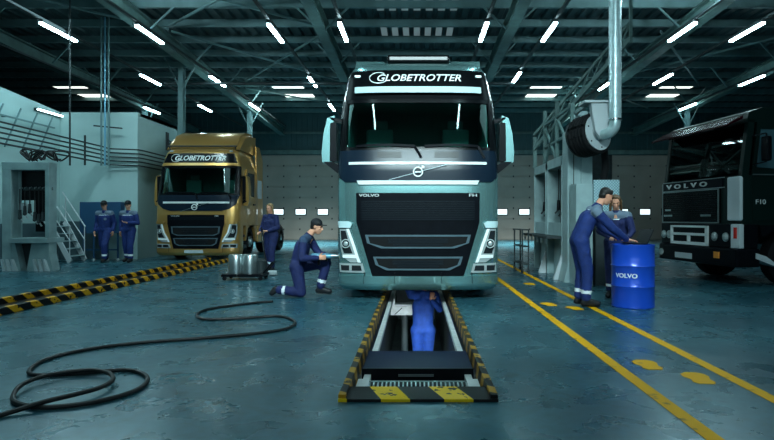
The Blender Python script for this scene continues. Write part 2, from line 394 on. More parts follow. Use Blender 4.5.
# inner white walls on the left (partition and the room box)
BX0, BX1, BY = -10.8, -8.45, 17.0
b = MB(); b.prism([(3.0, 1.1), (BY+.12, 1.1), (BY+.12, 4.45), (3.0, 5.6)], BX0-.15, BX0, 'x'); struct(b, 'wall_left', M['wall'])
struct(MB().bb(BX0-.15, BX0+.004, 3.0, BY+.12, 0, 1.1), 'wall_left_dado', M['dado'])
struct(MB().bb(BX0, BX1, BY, BY+.15, 1.15, 4.46).bb(BX1-.15, BX1, BY+.15, 27, 1.15, 4.46).bb(BX0-.3, BX1, BY+.15, 27, 4.36, 4.46), 'wall_left_room', M['wall'])
struct(MB().bb(BX0, BX1-.9, BY, BY+.15, 0, 1.15), 'wall_left_room_dado', M['dado'])
struct(MB().bb(BX1-.9, BX1, BY, BY+.15, 0, 1.15).bb(BX1-.15, BX1, BY+.15, 27, 0, 1.15), 'wall_left_room_base', M['wall'])
# sectional doors of the rear wall
for i, (a, c) in enumerate(DOORS):
    b = MB(); k = 0; z = 0.02
    while z < DZ-.02:
        b.bb(a+.02, c-.02, YB+.02, YB+.08, z, min(z+.60, DZ)-.012); z += .605
    b.bb(a, c, YB+.06, YB+.1, 0, DZ)
    d = struct(b, 'door_%d' % (i+1), M['door'])
    b = MB(); xx = a+.35
    while xx < c-.2:
        for k in range(1, 8):
            b.box((xx, YB+.012, k*.605), (.07, .03, .09))
        xx += .92
    b.build('hinge', M['bolt'], d)
    xx = a+.62
    while xx < c-.5:
        fr = MB().bb(xx-.34, xx+.34, YB-.0, YB+.03, 1.4, 1.8, bev=.01).build('window_frame', M['dark_steel'], d)
        MB().bb(xx-.28, xx+.28, YB-.012, YB+.01, 1.45, 1.75).build('pane', M['pane'], fr)
        xx += 1.27
# horizontal steel rail above the doors
struct(MB().bb(XL, XR, YB-.14, YB-.02, 4.88, 5.12), 'trim_2', M['girder'])
struct(MB().bb(XL, XR, YB-.10, YB-.05, 6.05, 6.17), 'trim_3', M['girder'])
# rooflights
ORD = ['nearest', 'second', 'third', 'fourth', 'fifth', 'sixth', 'seventh', 'eighth', 'ninth', 'tenth', 'eleventh', 'twelfth', 'thirteenth',
       'fourteenth', 'fifteenth', 'sixteenth', 'seventeenth', 'eighteenth', 'nineteenth', 'twentieth', 'twenty-first', 'twenty-second']
nw = 0
for cx in (-16.2, -6.0, 6.1, 12.2):
    for (y0, y1, dx) in ((25.2, 26.5, 0.0), (27.2, 28.7, 0.15)):
        nw += 1
        fr = struct(MB().bb(cx-.78+dx, cx+.78+dx, y0, y1, ZR-.035, ZR-.015), 'window_%d' % nw, M['purlin'])
        MB().bb(cx-.72+dx, cx+.72+dx, y0+.06, y1-.06, ZR-.05, ZR-.03).build('pane', M['roof_pane'], fr)
for k in range(2):      # ribbed translucent sheets over the central bay
    y0 = 15.3+k*2.3
    for j in range(7):
        x0 = -1.15+j*.36
        nw += 1
        struct(MB().bb(x0, x0+.2, y0, y0+1.3, ZR-.02, ZR-.005), 'window_%d' % nw, M['roof_pane_dim'])

# purlins
b = MB(); b.bb(XL, XR, -.035, .035, 7.22, 7.42).bb(XL, XR, -.035, .07, 7.20, 7.225)
p0 = None; k = 0; y = 12.6+.0
ys = [15.85+1.57*i for i in range(-4, 11)]
for i, y in enumerate(ys):
    if p0 is None: o = p0 = b.build('roof_purlin', M['purlin'])
    else: o = p0.copy(); C.objects.link(o)
    o.location = (0, y, 0)
    tag(o, 'long pale steel purlin crossing under the roof deck, %s counted from the camera' % ORD[i], 'purlin', 'purlins under the roof deck')
# girders with knee braces and columns
GX = [(-12.4, 'outer left'), (-7.6, 'middle left'), (-2.65, 'inner left'), (2.65, 'inner right'), (7.6, 'middle right'), (12.4, 'outer right')]
for gx, nm in GX:
    g = thing('roof_girder', 'heavy grey green roof girder running into the depth, %s one of six' % nm, 'girder', (gx, 0, 0), 0, 'roof girders')
    za, zb = 6.95, 6.15
    def gz(y): return za+(zb-za)*(y-6)/(YB-6)
    b = MB()
    w = .15
    b.bar((0, 4, gz(4)), (0, YB-.1, gz(YB-.1)), .05, .34)
    b.bar((0, 4, gz(4)-.18), (0, YB-.1, gz(YB-.1)-.18), .3, .04); b.bar((0, 4, gz(4)+.18), (0, YB-.1, gz(YB-.1)+.18), .3, .04)
    b.build('girder_beam', M['girder'], g)
    for i, y in enumerate(ys):
        if i % 2 or y > 27: continue
        for s in (-1, 1):
            MB().bar((s*.08, y, gz(y)-.05), (s*.75, y, 7.22), .05, .05).build('knee_brace', M['purlin'], g)
colspots = [(-7.95, 19.0), (-7.6, 25.6), (7.6, 25.6), (12.4, 25.6), (-12.4, 25.6), (2.65, 25.6), (-2.65, 25.6)]
collab = ['slim steel column rising directly behind the gold truck', 'steel column beside the rear door left of the teal truck',
          'steel column behind the equipment column and hose reel', 'steel column behind the dark old truck on the right',
          'steel column in the far left bay behind the white room', 'steel column hidden right behind the teal truck cab', 'steel column hidden left behind the teal truck cab']
for (cx, cy), lb in zip(colspots, collab):
    ct = thing('roof_column', lb, 'column', (cx, cy, 0))
    top = 6.95-.8*(cy-6)/(YB-6)-.2
    MB().bb(-.012, .012, -.1, .1, 0, top).bb(-.09, .09, -.11, -.09, 0, top).bb(-.09, .09, .09, .11, 0, top).build('shaft', M['purlin'], ct)
    MB().bb(-.17, .17, -.17, .17, 0, .03).build('base_plate', M['purlin'], ct)
    for s in (-1, 1): MB().bar((s*.05, 0, top-.7), (s*.6, 0, top+.35), .05, .05).build('brace', M['purlin'], ct)
# diagonal wind bracing rods between the girders
br = [((-7.6, 17.4), (-2.65, 24.5)), ((-2.65, 17.4), (-7.6, 24.5)), ((-7.6, 12.6), (-2.65, 17.2)), ((-2.65, 12.6), (-7.6, 17.2)),
      ((7.6, 17.4), (12.4, 24.5)), ((12.4, 17.4), (7.6, 24.5)), ((-12.4, 12.6), (-7.6, 17.2)), ((7.6, 25), (12.4, 30)), ((-7.6, 25), (-2.65, 30))]
bl = ['left bay, leaning right', 'left bay, leaning left', 'front left bay, leaning right', 'front left bay, leaning left', 'right bay, leaning right',
      'right bay, leaning left', 'far left front bay', 'far right rear bay', 'rear bay left of the teal truck']
for k_, ((a, c), lb) in enumerate(zip(br, bl)):
    zz = 7.14 if k_ % 2 else 7.05
    o = MB().bar((a[0], a[1], zz), (c[0], c[1], zz), .06, .06).build('bracing_rod', M['purlin'])
    tag(o, 'thin diagonal bracing rod beneath the purlins, '+lb, 'brace', 'diagonal roof bracing')
# long dark lamp carriers, cross pipe
for x, lb in ((-12.0, 'far left'), (-9.4, 'left'), (-7.1, 'left, beside the gold truck line'), (-3.7, 'between left girders'), (-1.9, 'left of the teal truck roof'), (1.8, 'right of the teal truck roof'),
          (3.5, 'above the hose reel side'), (7.0, 'right of the duct pipe'), (8.75, 'above the dark truck'), (12.0, 'far right')):
    o = MB().bb(x-.04, x+.04, 11, 30.5, 6.224, 6.28).build('lamp_carrier_rail', M['dark_steel'])
    tag(o, 'dark rail carrying fluorescent lamps into the depth, '+lb, 'rail', 'lamp carrier rails')
o = MB().cone((XL, 13.0, 6.75), (XR, 13.0, 6.75), .045).build('cross_pipe', M['tool_blue']); tag(o, 'thin blue pipe crossing the whole hall just under the roof', 'pipe')
o = MB().cone((-9.0, 20.0, 6.05), (3.5, 20.0, 6.05), .05).build('cross_pipe', M['dark_steel']); tag(o, 'dark pipe crossing behind the teal truck roof at lamp height', 'pipe')

# ------------------------------------------------------------------ fluorescent lamps
def lamp(x, y, z, label, ln=1.5, src=[None]):
    if src[0] is None:
        t = thing('fluorescent_lamp', label, 'lamp', (x, y, z), 0, 'fluorescent lamps under the roof')
        MB().bb(-.07, .07, 0, 1.5, .03, .09, bev=.01).build('housing', M['dark_steel'], t)
        MB().bb(-.048, .048, .02, 1.48, -.02, .03, bev=.012).build('tube', M['tube'], t)
        src[0] = t
    else:
        t = copy_tree(src[0]); t.location = (x, y, z); t['label'] = label
    t.scale = (1, ln/1.5, 1)
    return t
rows = [(-12.0, 'far left row', (24.7,)), (-9.4, 'row above the white room', (14.0, 19.1, 24.2)), (-7.1, 'row left of the gold truck', (14.2, 19.3, 23.9)),
        (-3.72, 'row between gold and teal trucks', (14.1, 19.4, 24.0)), (-1.92, 'row just left of the teal truck roof', (14.0,)), (1.78, 'row just right of the teal truck roof', (14.0,)),
        (3.5, 'row left of the silver duct', (14.0, 18.8)), (7.0, 'row just right of the silver duct', (14.0, 19.9)), (8.7, 'second row right of the silver duct', (14.0, 19.0)), (11.95, 'far right row above the dark truck', (19.2, 23.9))]
FRONT = ('row left of the gold truck', 'row just left of the teal truck roof', 'row just right of the teal truck roof', 'row just right of the silver duct')
for x, nm, yy in rows:
    yy = yy+((8.9, 3.8, -1.2) if nm in FRONT else ())
    for i, y in enumerate(yy):
        lamp(x, y, 6.13, 'lit fluorescent lamp, %s in %s' % (['nearest', 'second', 'farthest'][i] if i < len(yy)-(3 if nm in FRONT else 0) else ['just out of view', 'overhead', 'rearmost'][i-len(yy)+3], nm))
wl = thing('wall_lamp', 'lit fluorescent lamp fixed along the top of the white left wall', 'lamp', (-10.68, 15.8, 4.34))
MB().bb(-.11, -.03, 0, 1.15, -.05, .03, bev=.01).build('housing', M['dark_steel'], wl)
MB().bb(-.03, .02, .02, 1.13, -.04, .01, bev=.01).build('tube', M['tube_soft'], wl)
for x, nm in ((-7.1, 'left'), (7.0, 'right')):     # high bay flood lamps just above the picture
    hx_ = -7.2 if x < 0 else 6.5
    t = thing('high_bay_lamp', 'bell shaped high bay lamp hanging on the %s near the front' % nm, 'lamp', (hx_, 12.5, 6.25))
    MB().lathe([(.06, .35), (.1, .3), (.14, .15), (.25, 0), (.24, 0), (.12, .16)], (0, 0, 0)).build('lamp_shade', M['steel'], t, True)
    MB().ball((0, 0, .02), .11).build('bulb', M['tube'], t)
    MB().cone((0, 0, .34), (0, 0, .96), .015).build('hanger', M['dark_steel'], t)
    l = bpy.data.lights.new('high_bay', 'POINT'); l.energy = 750; l.color = (0.7, 0.95, 1.0); l.shadow_soft_size = .2
    o = bpy.data.objects.new('high_bay_light', l); C.objects.link(o); o.location = (hx_, 12.5, 6.66)

# ------------------------------------------------------------------ floor marks
for x, lb in ((1.685, 'long yellow floor line nearest the teal truck'), (2.46, 'long yellow floor line passing under the man at the drum')):
    o = MB().bb(x-.05, x+.05, 1.6, 22, .0015, .004).build('floor_line', M['yellow']); tag(o, lb, 'floor line', 'yellow floor lines')
def footprint(x, y, rz, lb):
    pts = [(-.035, -.15), (.035, -.15), (.05, -.1), (.045, -.03), (.062, .05), (.058, .12), (.03, .165), (-.02, .17), (-.055, .12), (-.06, .04), (-.042, -.03), (-.052, -.1)]
    o = MB().prism([(p[0]*1.65, p[1]*1.0) for p in pts], .0015, .004, 'z').build('painted_footprint', M['yellow']); o.location = (x, y, 0); o.rotation_euler = (0, 0, rz)
    tag(o, lb, 'footprint', 'yellow painted footprints')
footprint(1.97, 4.76, .02, 'yellow painted footprint, nearer the left line in the front pair')
footprint(2.20, 4.36, -.05, 'yellow painted footprint, nearest to the camera and right line')
footprint(1.92, 8.1, .2, 'yellow painted footprint in front of the man at the drum, away from his boot')
footprint(2.2, 7.75, .2, 'yellow painted footprint touching the boot of the man at the drum')
footprint(2.15, 10.6, .2, 'yellow painted footprint beside the teal truck corner, farthest back')

# ------------------------------------------------------------------ inspection pit fittings
t = thing('pit_surround', 'black and yellow striped steel frame around the inspection pit', 'pit frame', (0, 0, 0))
MB().bb(PX0-.03, PX0+.02, PY0, PY1, -.10, .045).build('side_strip', M['hazard_pit'], t)
MB().bb(PX1-.02, PX1+.03, PY0, PY1, -.10, .045).build('side_strip', M['hazard_pit'], t)
MB().bb(PX0-.03, PX1+.03, PY0-.02, PY0+.27, -.05, .02).build('end_plate', M['hazard_end'], t)
g = MB()
for i in range(24):
    x = PX0+.14+i*(PX1-PX0-.28)/23; g.bb(x-.006, x+.006, 4.10, 4.38, -.06, -.03)
g.bb(PX0+.05, PX1-.05, 4.22, 4.24, -.055, -.025); g.bb(PX0+.05, PX1-.05, 4.09, 4.11, -.06, -.025); g.bb(PX0+.05, PX1-.05, 4.37, 4.39, -.06, -.025)
g.build('grating', M['steel'], t)
for s, x in (('left', PX0+.09), ('right', PX1-.09)):
    MB().bb(x-.028, x+.028, 4.1, PY1, -.14, -.08).build('rail', M['rail'], t)
    MB().bb(x-.045, x+.045, 4.10, 4.42, -.07, -.02).build('rail_end', M['rail'], t)
t = thing('pit_tray', 'dark navy drip tray spanning the pit rails in front', 'tray', (0, 0, 0))
MB().bb(PX0+.04, PX1-.04, 4.78, 5.48, -.078, -.05, bev=.006).build('tray_top', M['tray'], t)
MB().bb(PX0+.04, PX1-.04, 4.76, 4.785, -.20, -.03).build('front_lip', M['black'], t)
MB().bb(PX0+.13, PX1-.13, 4.83, 5.42, -.049, -.045).build('tray_liner', M['tray'], t)
MB().box((0, 4.748, -.085), (.3, .014, .018)).build('handle', M['steel'], t)
t = thing('pit_jack', 'white crossbeam pit jack sitting across the rails behind the mechanic', 'jack', (0, 0, 0))
MB().bb(PX0+.06, PX1-.06, 9.72, 9.95, -.31, -.25, bev=.01).build('crossbeam', M['rail'], t)
MB().bb(PX0+.06, -.06, 9.68, 9.719, -.43, -.28).build('name_panel', M['rail'], t)
for x in (PX0+.10, PX1-.10): MB().bb(x-.035, x+.035, 9.66, 10.0, -.30, -.142).build('carriage', M['rail'], t)
MB().bar((PX0+.13, 9.67, -.42), (PX0+.26, 9.67, -.30), .014, .014).build('lever', M['black'], t)
MB().cone((-.2, 9.9, -.3), (-.2, 9.9, -1.3), .06).build('hydraulic_cylinder', M['dark_steel'], t)

for x, nm in ((PX0+.06, 'left'), (PX1-.06, 'right')):  # added fill lamps hidden under the tray to light the mechanic
    t = thing('pit_fill_lamp', 'added hidden fill lamp on the %s inner wall of the pit under the tray' % nm, 'lamp', (x, 5.6, -.5))
    MB().bb(-.05, .05, -.6, .6, -.05, .05, bev=.01).build('housing', M['dark_steel'], t)
    s_ = 1 if x < 0 else -1
    MB().bb(s_*.05, s_*.07, -.55, .55, -.03, .03).build('tube', M['tube_soft'], t)
    l = bpy.data.lights.new('pit_fill_light', 'AREA'); l.shape = 'RECTANGLE'; l.size = .3; l.size_y = .15; l.energy = 3; l.color = (.8, .95, 1)
    o = bpy.data.objects.new('pit_fill_light', l); C.objects.link(o); o.location = (x+s_*.1, 6.3, -.45); o.rotation_euler = (math.radians(83), 0, -s_*.1); l.spread = .6

# hazard kerbs on the left
for x, lb in ((-5.34, 'low black and yellow striped kerb nearest the camera on the left'), (-5.98, 'low black and yellow striped kerb parallel behind the nearer kerb')):
    o = MB().bb(x-.045, x+.045, 4.5, 16.2, 0, .10, bev=.012).build('striped_kerb', M['hazard_side']); tag(o, lb, 'kerb', 'striped kerbs')
o = MB().bb(-5.9, -5.42, 4.5, 16.2, .0, .02).build('kerb_gap_strip', M['black']); tag(o, 'flat black strip for the dark gap between the two striped kerbs', 'dark strip')  # flat black strip standing for the dark pit gap between the kerbs

# hose on the floor
hp = [(640, 100), (600, 103), (560, 108), (490, 118), (462, 131), (480, 142), (560, 140), (650, 135), (688, 145), (686, 158), (640, 171), (500, 185), (330, 198), (200, 215), (110, 237), (70, 262), (85, 275), (180, 272),
      (290, 263), (335, 272), (345, 290), (310, 315), (220, 340), (110, 352), (50, 345), (30, 330), (50, 308), (110, 285), (200, 272), (250, 277), (265, 293), (240, 312), (180, 330), (100, 350), (10, 368), (-80, 392), (-160, 420)]
pts = []
for i, (u, v) in enumerate(hp):
    X, Y = u/2.345, 260+v/2.345; D = F*EYE/(Y-218); pts.append(((X-416)*D/F, D, .018+(.028 if i >= 26 else 0)*(1 if i < 34 else 0)))
o = MB().tube(catmull(pts, 7), .017, 8).build('air_hose', M['hose'], None, True); tag(o, 'black rubber hose looping across the floor on the left', 'hose')

# ------------------------------------------------------------------ trucks
def interp(tab, z):
    if z <= tab[0][0]: return tab[0][1]
    for (a, p), (b_, q) in zip(tab, tab[1:]):
        if z <= b_: return p+(q-p)*(z-a)/(b_-a)
    return tab[-1][1]
class Front:
    """the bowed front surface of a cab: setback and half width by height, rounded corners"""
    def __init__(s, sb, hw, R=.34, n=4.0): s.sb, s.hw, s.R, s.n = sb, hw, R, n
    def y(s, x, z):
        w = interp(s.hw, z); u = min(abs(x)/w, 1.0)
        return interp(s.sb, z)+s.R*(1-max(0, 1-u**s.n)**(1/s.n))
    def shell(s, mb, zs, yb, hole=None, rb=.12, nf=26, side_hole=None):
        """loft of closed sections; faces inside hole (z0, z1, umax) are left open"""
        rings = []
        for z in zs:
            w = interp(s.hw, z); sb = interp(s.sb, z); ring = []
            for i in range(nf+1):
                th = PI*(1-i/nf); c, d = math.cos(th), math.sin(th)
                x = w*math.copysign(abs(c)**(2/s.n), c); y = sb+s.R*(1-abs(d)**(2/s.n)); ring.append((x, y))
            yy = [sb+s.R+(yb-rb-sb-s.R)*t for t in (.25, .5, .75, 1)]
            ring += [(w, q) for q in yy]+[(w-rb*.3, yb-rb*.3), (w-rb, yb), (0, yb), (-w+rb, yb), (-w+rb*.3, yb-rb*.3)]+[(-w, q) for q in yy[::-1]]
            rings.append([mb.bm.verts.new((x, y, z)) for x, y in ring])
        n = len(rings[0])
        for a in range(len(rings)-1):
            for k in range(n):
                zc = (zs[a]+zs[a+1])/2
                if hole and hole[0]-.01 < zc < hole[1]+.01 and k < nf:
                    xm = (rings[a][k].co.x+rings[a][(k+1)].co.x)/2/interp(s.hw, zc)
                    if abs(xm) < hole[2]: continue
                mb.bm.faces.new((rings[a][k], rings[a][(k+1) % n], rings[a+1][(k+1) % n], rings[a+1][k]))
        mb.bm.faces.new(rings[-1]); mb.bm.faces.new(rings[0][::-1])
        return mb
    def panel(s, rows, off=.012, th=.03, nx=18, mb=None, mi=0, nz=3):
        mb = mb or MB(); R = []
        for i in range(len(rows)-1):
            (z0, a0, b0), (z1, a1, b1) = rows[i], rows[i+1]
            for k in range(nz): t = k/nz; R.append((z0+(z1-z0)*t, a0+(a1-a0)*t, b0+(b1-b0)*t))
        R.append(rows[-1]); G = []
        for z, xl, xr in R:
            A = [xl+(xr-xl)*(.5-.5*math.cos(PI*j/nx)) for j in range(nx+1)]
            G.append([(mb.bm.verts.new((x, s.y(x, z)-off, z)), mb.bm.verts.new((x, s.y(x, z)-off+th, z))) for x in A])
        F_ = []
        for i in range(len(G)-1):
            for j in range(nx):
                F_.append(mb.bm.faces.new((G[i][j][0], G[i][j+1][0], G[i+1][j+1][0], G[i+1][j][0])))
                F_.append(mb.bm.faces.new((G[i][j][1], G[i+1][j][1], G[i+1][j+1][1], G[i][j+1][1])))
            for j in (0, nx): F_.append(mb.bm.faces.new((G[i][j][0], G[i][j][1], G[i+1][j][1], G[i+1][j][0])))
        for i in (0, len(G)-1):
            for j in range(nx): F_.append(mb.bm.faces.new((G[i][j][0], G[i][j+1][0], G[i][j+1][1], G[i][j][1])))
        for f in F_: f.material_index = mi
        return mb
    def at(s, xc, zc, off, lean=0.0):
        return lambda x, y, z: (xc+x, s.y(xc+x, zc+y)-off-z, zc+y)

def wheel(parent, x, y, r=.5, w=.3, side=1, front=True, hubm=None):
    c = (x, y, r)
    prof = [(r*.58, -w/2), (r*.9, -w/2), (r, -w/2+.04), (r, w/2-.04), (r*.9, w/2), (r*.58, w/2)]
    t = MB().lathe(prof, c, 'x', 32).build('tyre', M['rubber'], parent, True)
    o = side*w/2
    if front: pr = [(r*.58, o), (r*.5, o-side*.02), (r*.42, o-side*.015), (r*.24, o+side*.035), (r*.2, o+side*.07), (r*.02, o+side*.08)]
    else: pr = [(r*.58, o), (r*.52, o-side*.13), (r*.36, o-side*.15), (r*.27, o-side*.12), (r*.24, o+side*.0), (r*.02, o+side*.01)]
    hub = MB().lathe(pr, c, 'x', 24)
    hub.build('rim', hubm or M['steel'], t, True)
    nb = MB()
    for k in range(10):
        a = 2*PI*k/10; nb.cone((x+o-side*.03+(side*.0 if front else -side*.12), y+r*.34*math.cos(a), r+r*.34*math.sin(a)), (x+o+side*.035+(0 if front else -side*.1), y+r*.34*math.cos(a), r+r*.34*math.sin(a)), .016, .016, 6)
    nb.build('wheel_nuts', M['chrome'], t)
    return t

def chassis(t, L, axles, fr=1.4, hw=1.02, tank=True, hubm=None):
    b = MB()
    for s in (-1, 1): b.bb(s*.42-.04, s*.42+.04, .9, L, .75, 1.0)
    for y in (2.6, 3.6, 4.6, L-.1): b.bb(-.42, .42, y-.05, y+.05, .8, .95)
    b.build('chassis_frame', M['dark_steel'], t)
    for s in (-1, 1):
        wheel(t, s*hw, fr, .5, .3, s, True, hubm)
        MB().cone((0, fr, .5), (s*.9, fr, .5), .06).build('front_axle', M['dark_steel'], t) if s > 0 else None
    for ay in axles:
        for s in (-1, 1): wheel(t, s*.93, ay, .5, .52, s, False, hubm)
        MB().cone((-.8, ay, .5), (.8, ay, .5), .08).build('rear_axle', M['dark_steel'], t)
    if tank:
        for s in (-1, 1): MB().bb(s*.62, s*1.2, 2.45, 3.75, .42, .98, bev=.08).build('fuel_tank', M['steel'], t)
    MB().lathe([(.1, 1.04), (.5, 1.04), (.5, 1.1), (.1, 1.12)], (0, (axles[0]+axles[-1])/2-.1, 0), 'z', 24).build('fifth_wheel', M['dark_steel'], t)

def iron_mark(parent, fr, xc, zc, r, off, m):
    b = MB(); pts = [(xc+r*math.cos(2*PI*k/20), fr.y(xc, zc)-off, zc+r*math.sin(2*PI*k/20)) for k in range(20)]
    b.tube(pts, r*.16, 6, True)
    y = fr.y(xc, zc)-off
    b.bar((xc-r*.62, y, zc), (xc+r*.62, y, zc), .012, r*.28)
    b.bar((xc+r*.7, y, zc+r*.7), (xc+r*1.3, y, zc+r*1.3), .012, r*.2); b.bar((xc+r*.8, y, zc+r*1.3), (xc+r*1.3, y, zc+r*1.3), .012, r*.2); b.bar((xc+r*1.3, y, zc+r*.8), (xc+r*1.3, y, zc+r*1.35), .012, r*.2)
    return b.build('round_emblem', m, parent)

def modern_truck(P, name, label, loc):
    t = thing(name, label, 'truck', loc)
    fr = Front(P['sb'], P['hw'], P['R'], P['n']); body = M[P['paint']]
    ws0, ws1 = P['ws']   # windscreen z range
    zs = sorted(set([P['bot'], P['bot']+.1, .45, .7, 1.0, 1.3, 1.6, 1.9, ws0]+[ws0+(ws1-ws0)*k/6 for k in range(7)]+P['ztop']))
    zs = [z for z in zs if z <= P['ztop'][-1]]
    # front bumper skirt ends ahead of the wheel, cab above it
    fr.shell(MB(), [z for z in zs if z >= 1.02] if 1.02 in zs else [1.02]+[z for z in zs if z > 1.02], P['yb'], (ws0, ws1, P['wsu'])).build('cab_shell', body, t, True)
    fr.shell(MB(), [P['bot'], P['bot']+.06, .3, .6, .85, 1.03], .56, rb=.05).build('front_bumper', body, t, True)
    # wheel arch and steps
    for s in (-1, 1):
        a = [(.86, 1.03), (.86, .3)]
        arch = [(.84, 1.04), (.84, .55), (.9, .56), (1.05, .92), (1.4, 1.08), (1.75, .92), (1.93, .5), (2.1, .5), (2.1, 1.04)]
        MB().prism(arch, s*1.22, s*1.0, 'x').build('wheel_arch', M['black'] if P['dark_arch'] else body, t)
    # cabin seen through the windscreen
    b = MB(); yb = P['yb']-.14
    b.bb(-1.12, 1.12, yb-.03, yb, ws0-.3, P['ztop'][-2]-.1)
    for s in (-1, 1): b.bb(s*1.12, s*1.15, .75, yb, ws0-.3, ws1+.1)
    b.bb(-1.14, 1.14, .75, yb, ws1+.12, ws1+.15); b.bb(-1.14, 1.14, .6, yb, ws0-.35, ws0-.3)
    b.build('cabin_lining', M['cabin'], t)
    b = MB(); b.bb(-1.08, 1.08, .45, .85, ws0-.3, ws0-.02, bev=.03); b.bb(-.25, .25, .42, .7, ws0-.1, ws0+.06, bev=.03); b.build('dashboard', M['black'], t)
    for s in (-1, 1):
        b = MB(); b.box((s*.68, 1.35, ws0-.12), (.5, .5, .14), None, 0, .04); b.box((s*.68, 1.62, ws0+.25), (.48, .14, .6), (.1, 0, 0), 0, .05); b.box((s*.68, 1.68, ws0+.64), (.28, .1, .16), None, 0, .04)
        b.build('seat', M['seat'], t)
    b = MB(); c = Vector((.66, .95, ws0+.06))
    b.tube([c+Vector((.23*math.cos(2*PI*k/24), .23*math.sin(2*PI*k/24)*.65, .23*math.sin(2*PI*k/24)*.75)) for k in range(24)], .016, 6, True)
    b.bar(c+Vector((-.22, 0, 0)), c+Vector((.22, 0, 0)), .03, .03); b.cone(c, c+Vector((0, -.2, -.2)), .03)
    b.build('steering_wheel', M['wheel_grey'], t)
    # upper front
    fr.panel(P['header'], .012, .04).build('header_panel', M['black_gloss'], t, True)
    fr.panel(P['wsrows'], -.012, .006, mb=None, nz=5).build('windscreen', M['glass'], t, True)
    sur = MB()
    zz = P['wsrows']
    fr.panel([(ws1+.03, -P['wst'], P['wst']), (ws1-.03, -P['wst'], P['wst'])], .008, .03, mb=sur)
    fr.panel([(ws0+.05, -1.17, 1.17), (ws0-.02, -1.17, 1.17)], .008, .03, mb=sur)
    for s in (-1, 1):
        e = P['wse']
        rows = [(ws1+.03, s*e[0], s*e[1]), (ws0-.02, s*e[2], s*e[3])]
        fr.panel([(z, min(a, c), max(a, c)) for z, a, c in rows], .008, .03, nx=6, mb=sur, nz=6)
    sur.build('windscreen_surround', M['black_gloss'], t, True)
    text_on('lettering', 'GLOBETROTTER', P['gw'], P['gh'], fr.at(P['gx'], P['gz'], .032), M['letter'], t, shear=.28, offset=.014, extr=.003)
    b = MB(); el = [(P['gx']-P['gw']/2-.0+.13*math.cos(a)*1.1+.02, P['gz']+P['gh']*.78*math.sin(a)) for a in [2*PI*k/28 for k in range(4, 27)]]
    b.tube([(x, fr.y(x, z)-.032, z) for x, z in el], .008, 5); b.build('lettering_ring', M['letter'], t)
    fr.panel(P['visor'], P['visor_off'], .03).build('sun_visor', M[P['visor_mat']], t, True)
    for s in (-1, 1):
        MB().box((s*P['hl'][0], fr.y(P['hl'][0], P['hl'][1])-.02, P['hl'][1]), (.10, .03, .045), None, 0, .01).build('roof_marker_lamp', M['lamp_lens'], t)
    # wipers
    for x0, x1 in ((-.95, -.05), (.1, .92)):
        b = MB(); n = 6; pr = None
        for k in range(n+1):
            x = x0+(x1-x0)*k/n; p = Vector((x, fr.y(x, ws0+.08)-.04, ws0+.06+.015*math.sin(PI*k/n)))
            if pr: b.bar(pr, p, .02, .035)
            pr = p
        b.bar(pr, (x1+.1, fr.y(x1+.1, ws0-.12)-.03, ws0-.12), .02, .035); b.build('wiper', M['black'], t)
    # dark band with diagonal bar and emblem
    fr.panel(P['band'], .014, .04).build('bonnet_panel', M['navy_panel'], t, True)
    for rows, m in P['chrome']: fr.panel(rows, .032, .03, nz=1).build('chrome_strip', M[m], t, True)
    (x0, z0), (x1, z1) = P['diag']
    b = MB(); pr = None
    for k in range(9):
        x = x0+(x1-x0)*k/8; p = Vector((x, fr.y(x, 1.7)-.024 if P['diagz'] is None else fr.y(x, P['diagz'])-.024, z0+(z1-z0)*k/8))
        if pr is not None: b.bar(pr, p, .010, .010)
        pr = p
    b.build('diagonal_bar', M['chrome'], t)
    iron_mark(t, fr, P['em'][0], P['em'][1], P['em'][2], .035, M['letter'])
    if P.get('vents'):
        for s in (-1, 1):
            b = MB(); fr.panel([(ws0-.03, min(s*.25, s*.62), max(s*.25, s*.62)), (ws0-.12, min(s*.25, s*.62), max(s*.25, s*.62))], .02, .02, nx=6, mb=b); b.build('wiper_vent', M['black'], t)
    # grille
    g = fr.panel(P['grille'], .016, .05, nz=4).build('grille', M['black'], t, True)
    b = MB()
    for z in P['slats']: fr.panel([(z+.009, -P['sw'], P['sw']), (z-.009, -P['sw'], P['sw'])], .028, .02, nz=1, mb=b)
    b.build('grille_slats', M['slat'], g, True)
    for i, rows in enumerate(P['openings']):
        o = fr.panel(rows, .034, .04).build('grille_frame', M['grille_line'], t, True)
        ins = [(z-(.026 if k == 0 else (-.026 if k == len(rows)-1 else 0)), a+.045, c-.045) for k, (z, a, c) in enumerate(rows)]
        fr.panel(ins, .037, .02).build('grille_inset', M['black_deep'], o, True)
        b = MB()
        for q in (.3, .55, .8):
            z = ins[0][0]+(ins[-1][0]-ins[0][0])*q; w = .6*(ins[0][2]) if q < .7 else .5*ins[0][2]
            fr.panel([(z+.014, -w, w), (z-.014, -w, w)], .042, .02, nz=1, mb=b)
        b.build('grille_slats', M['slat'], o, True)
    text_on('brand_letters', 'VOLVO', P['vol'][2], P['vol'][3], fr.at(P['vol'][0], P['vol'][1], P['vol'][4]), M['silver_letter'], t, offset=.02, extr=.004)
    text_on('model_letters', P['model'], P['mod'][2], P['mod'][3], fr.at(P['mod'][0], P['mod'][1], P['vol'][4]), M['silver_letter'], t, offset=.015, extr=.004)
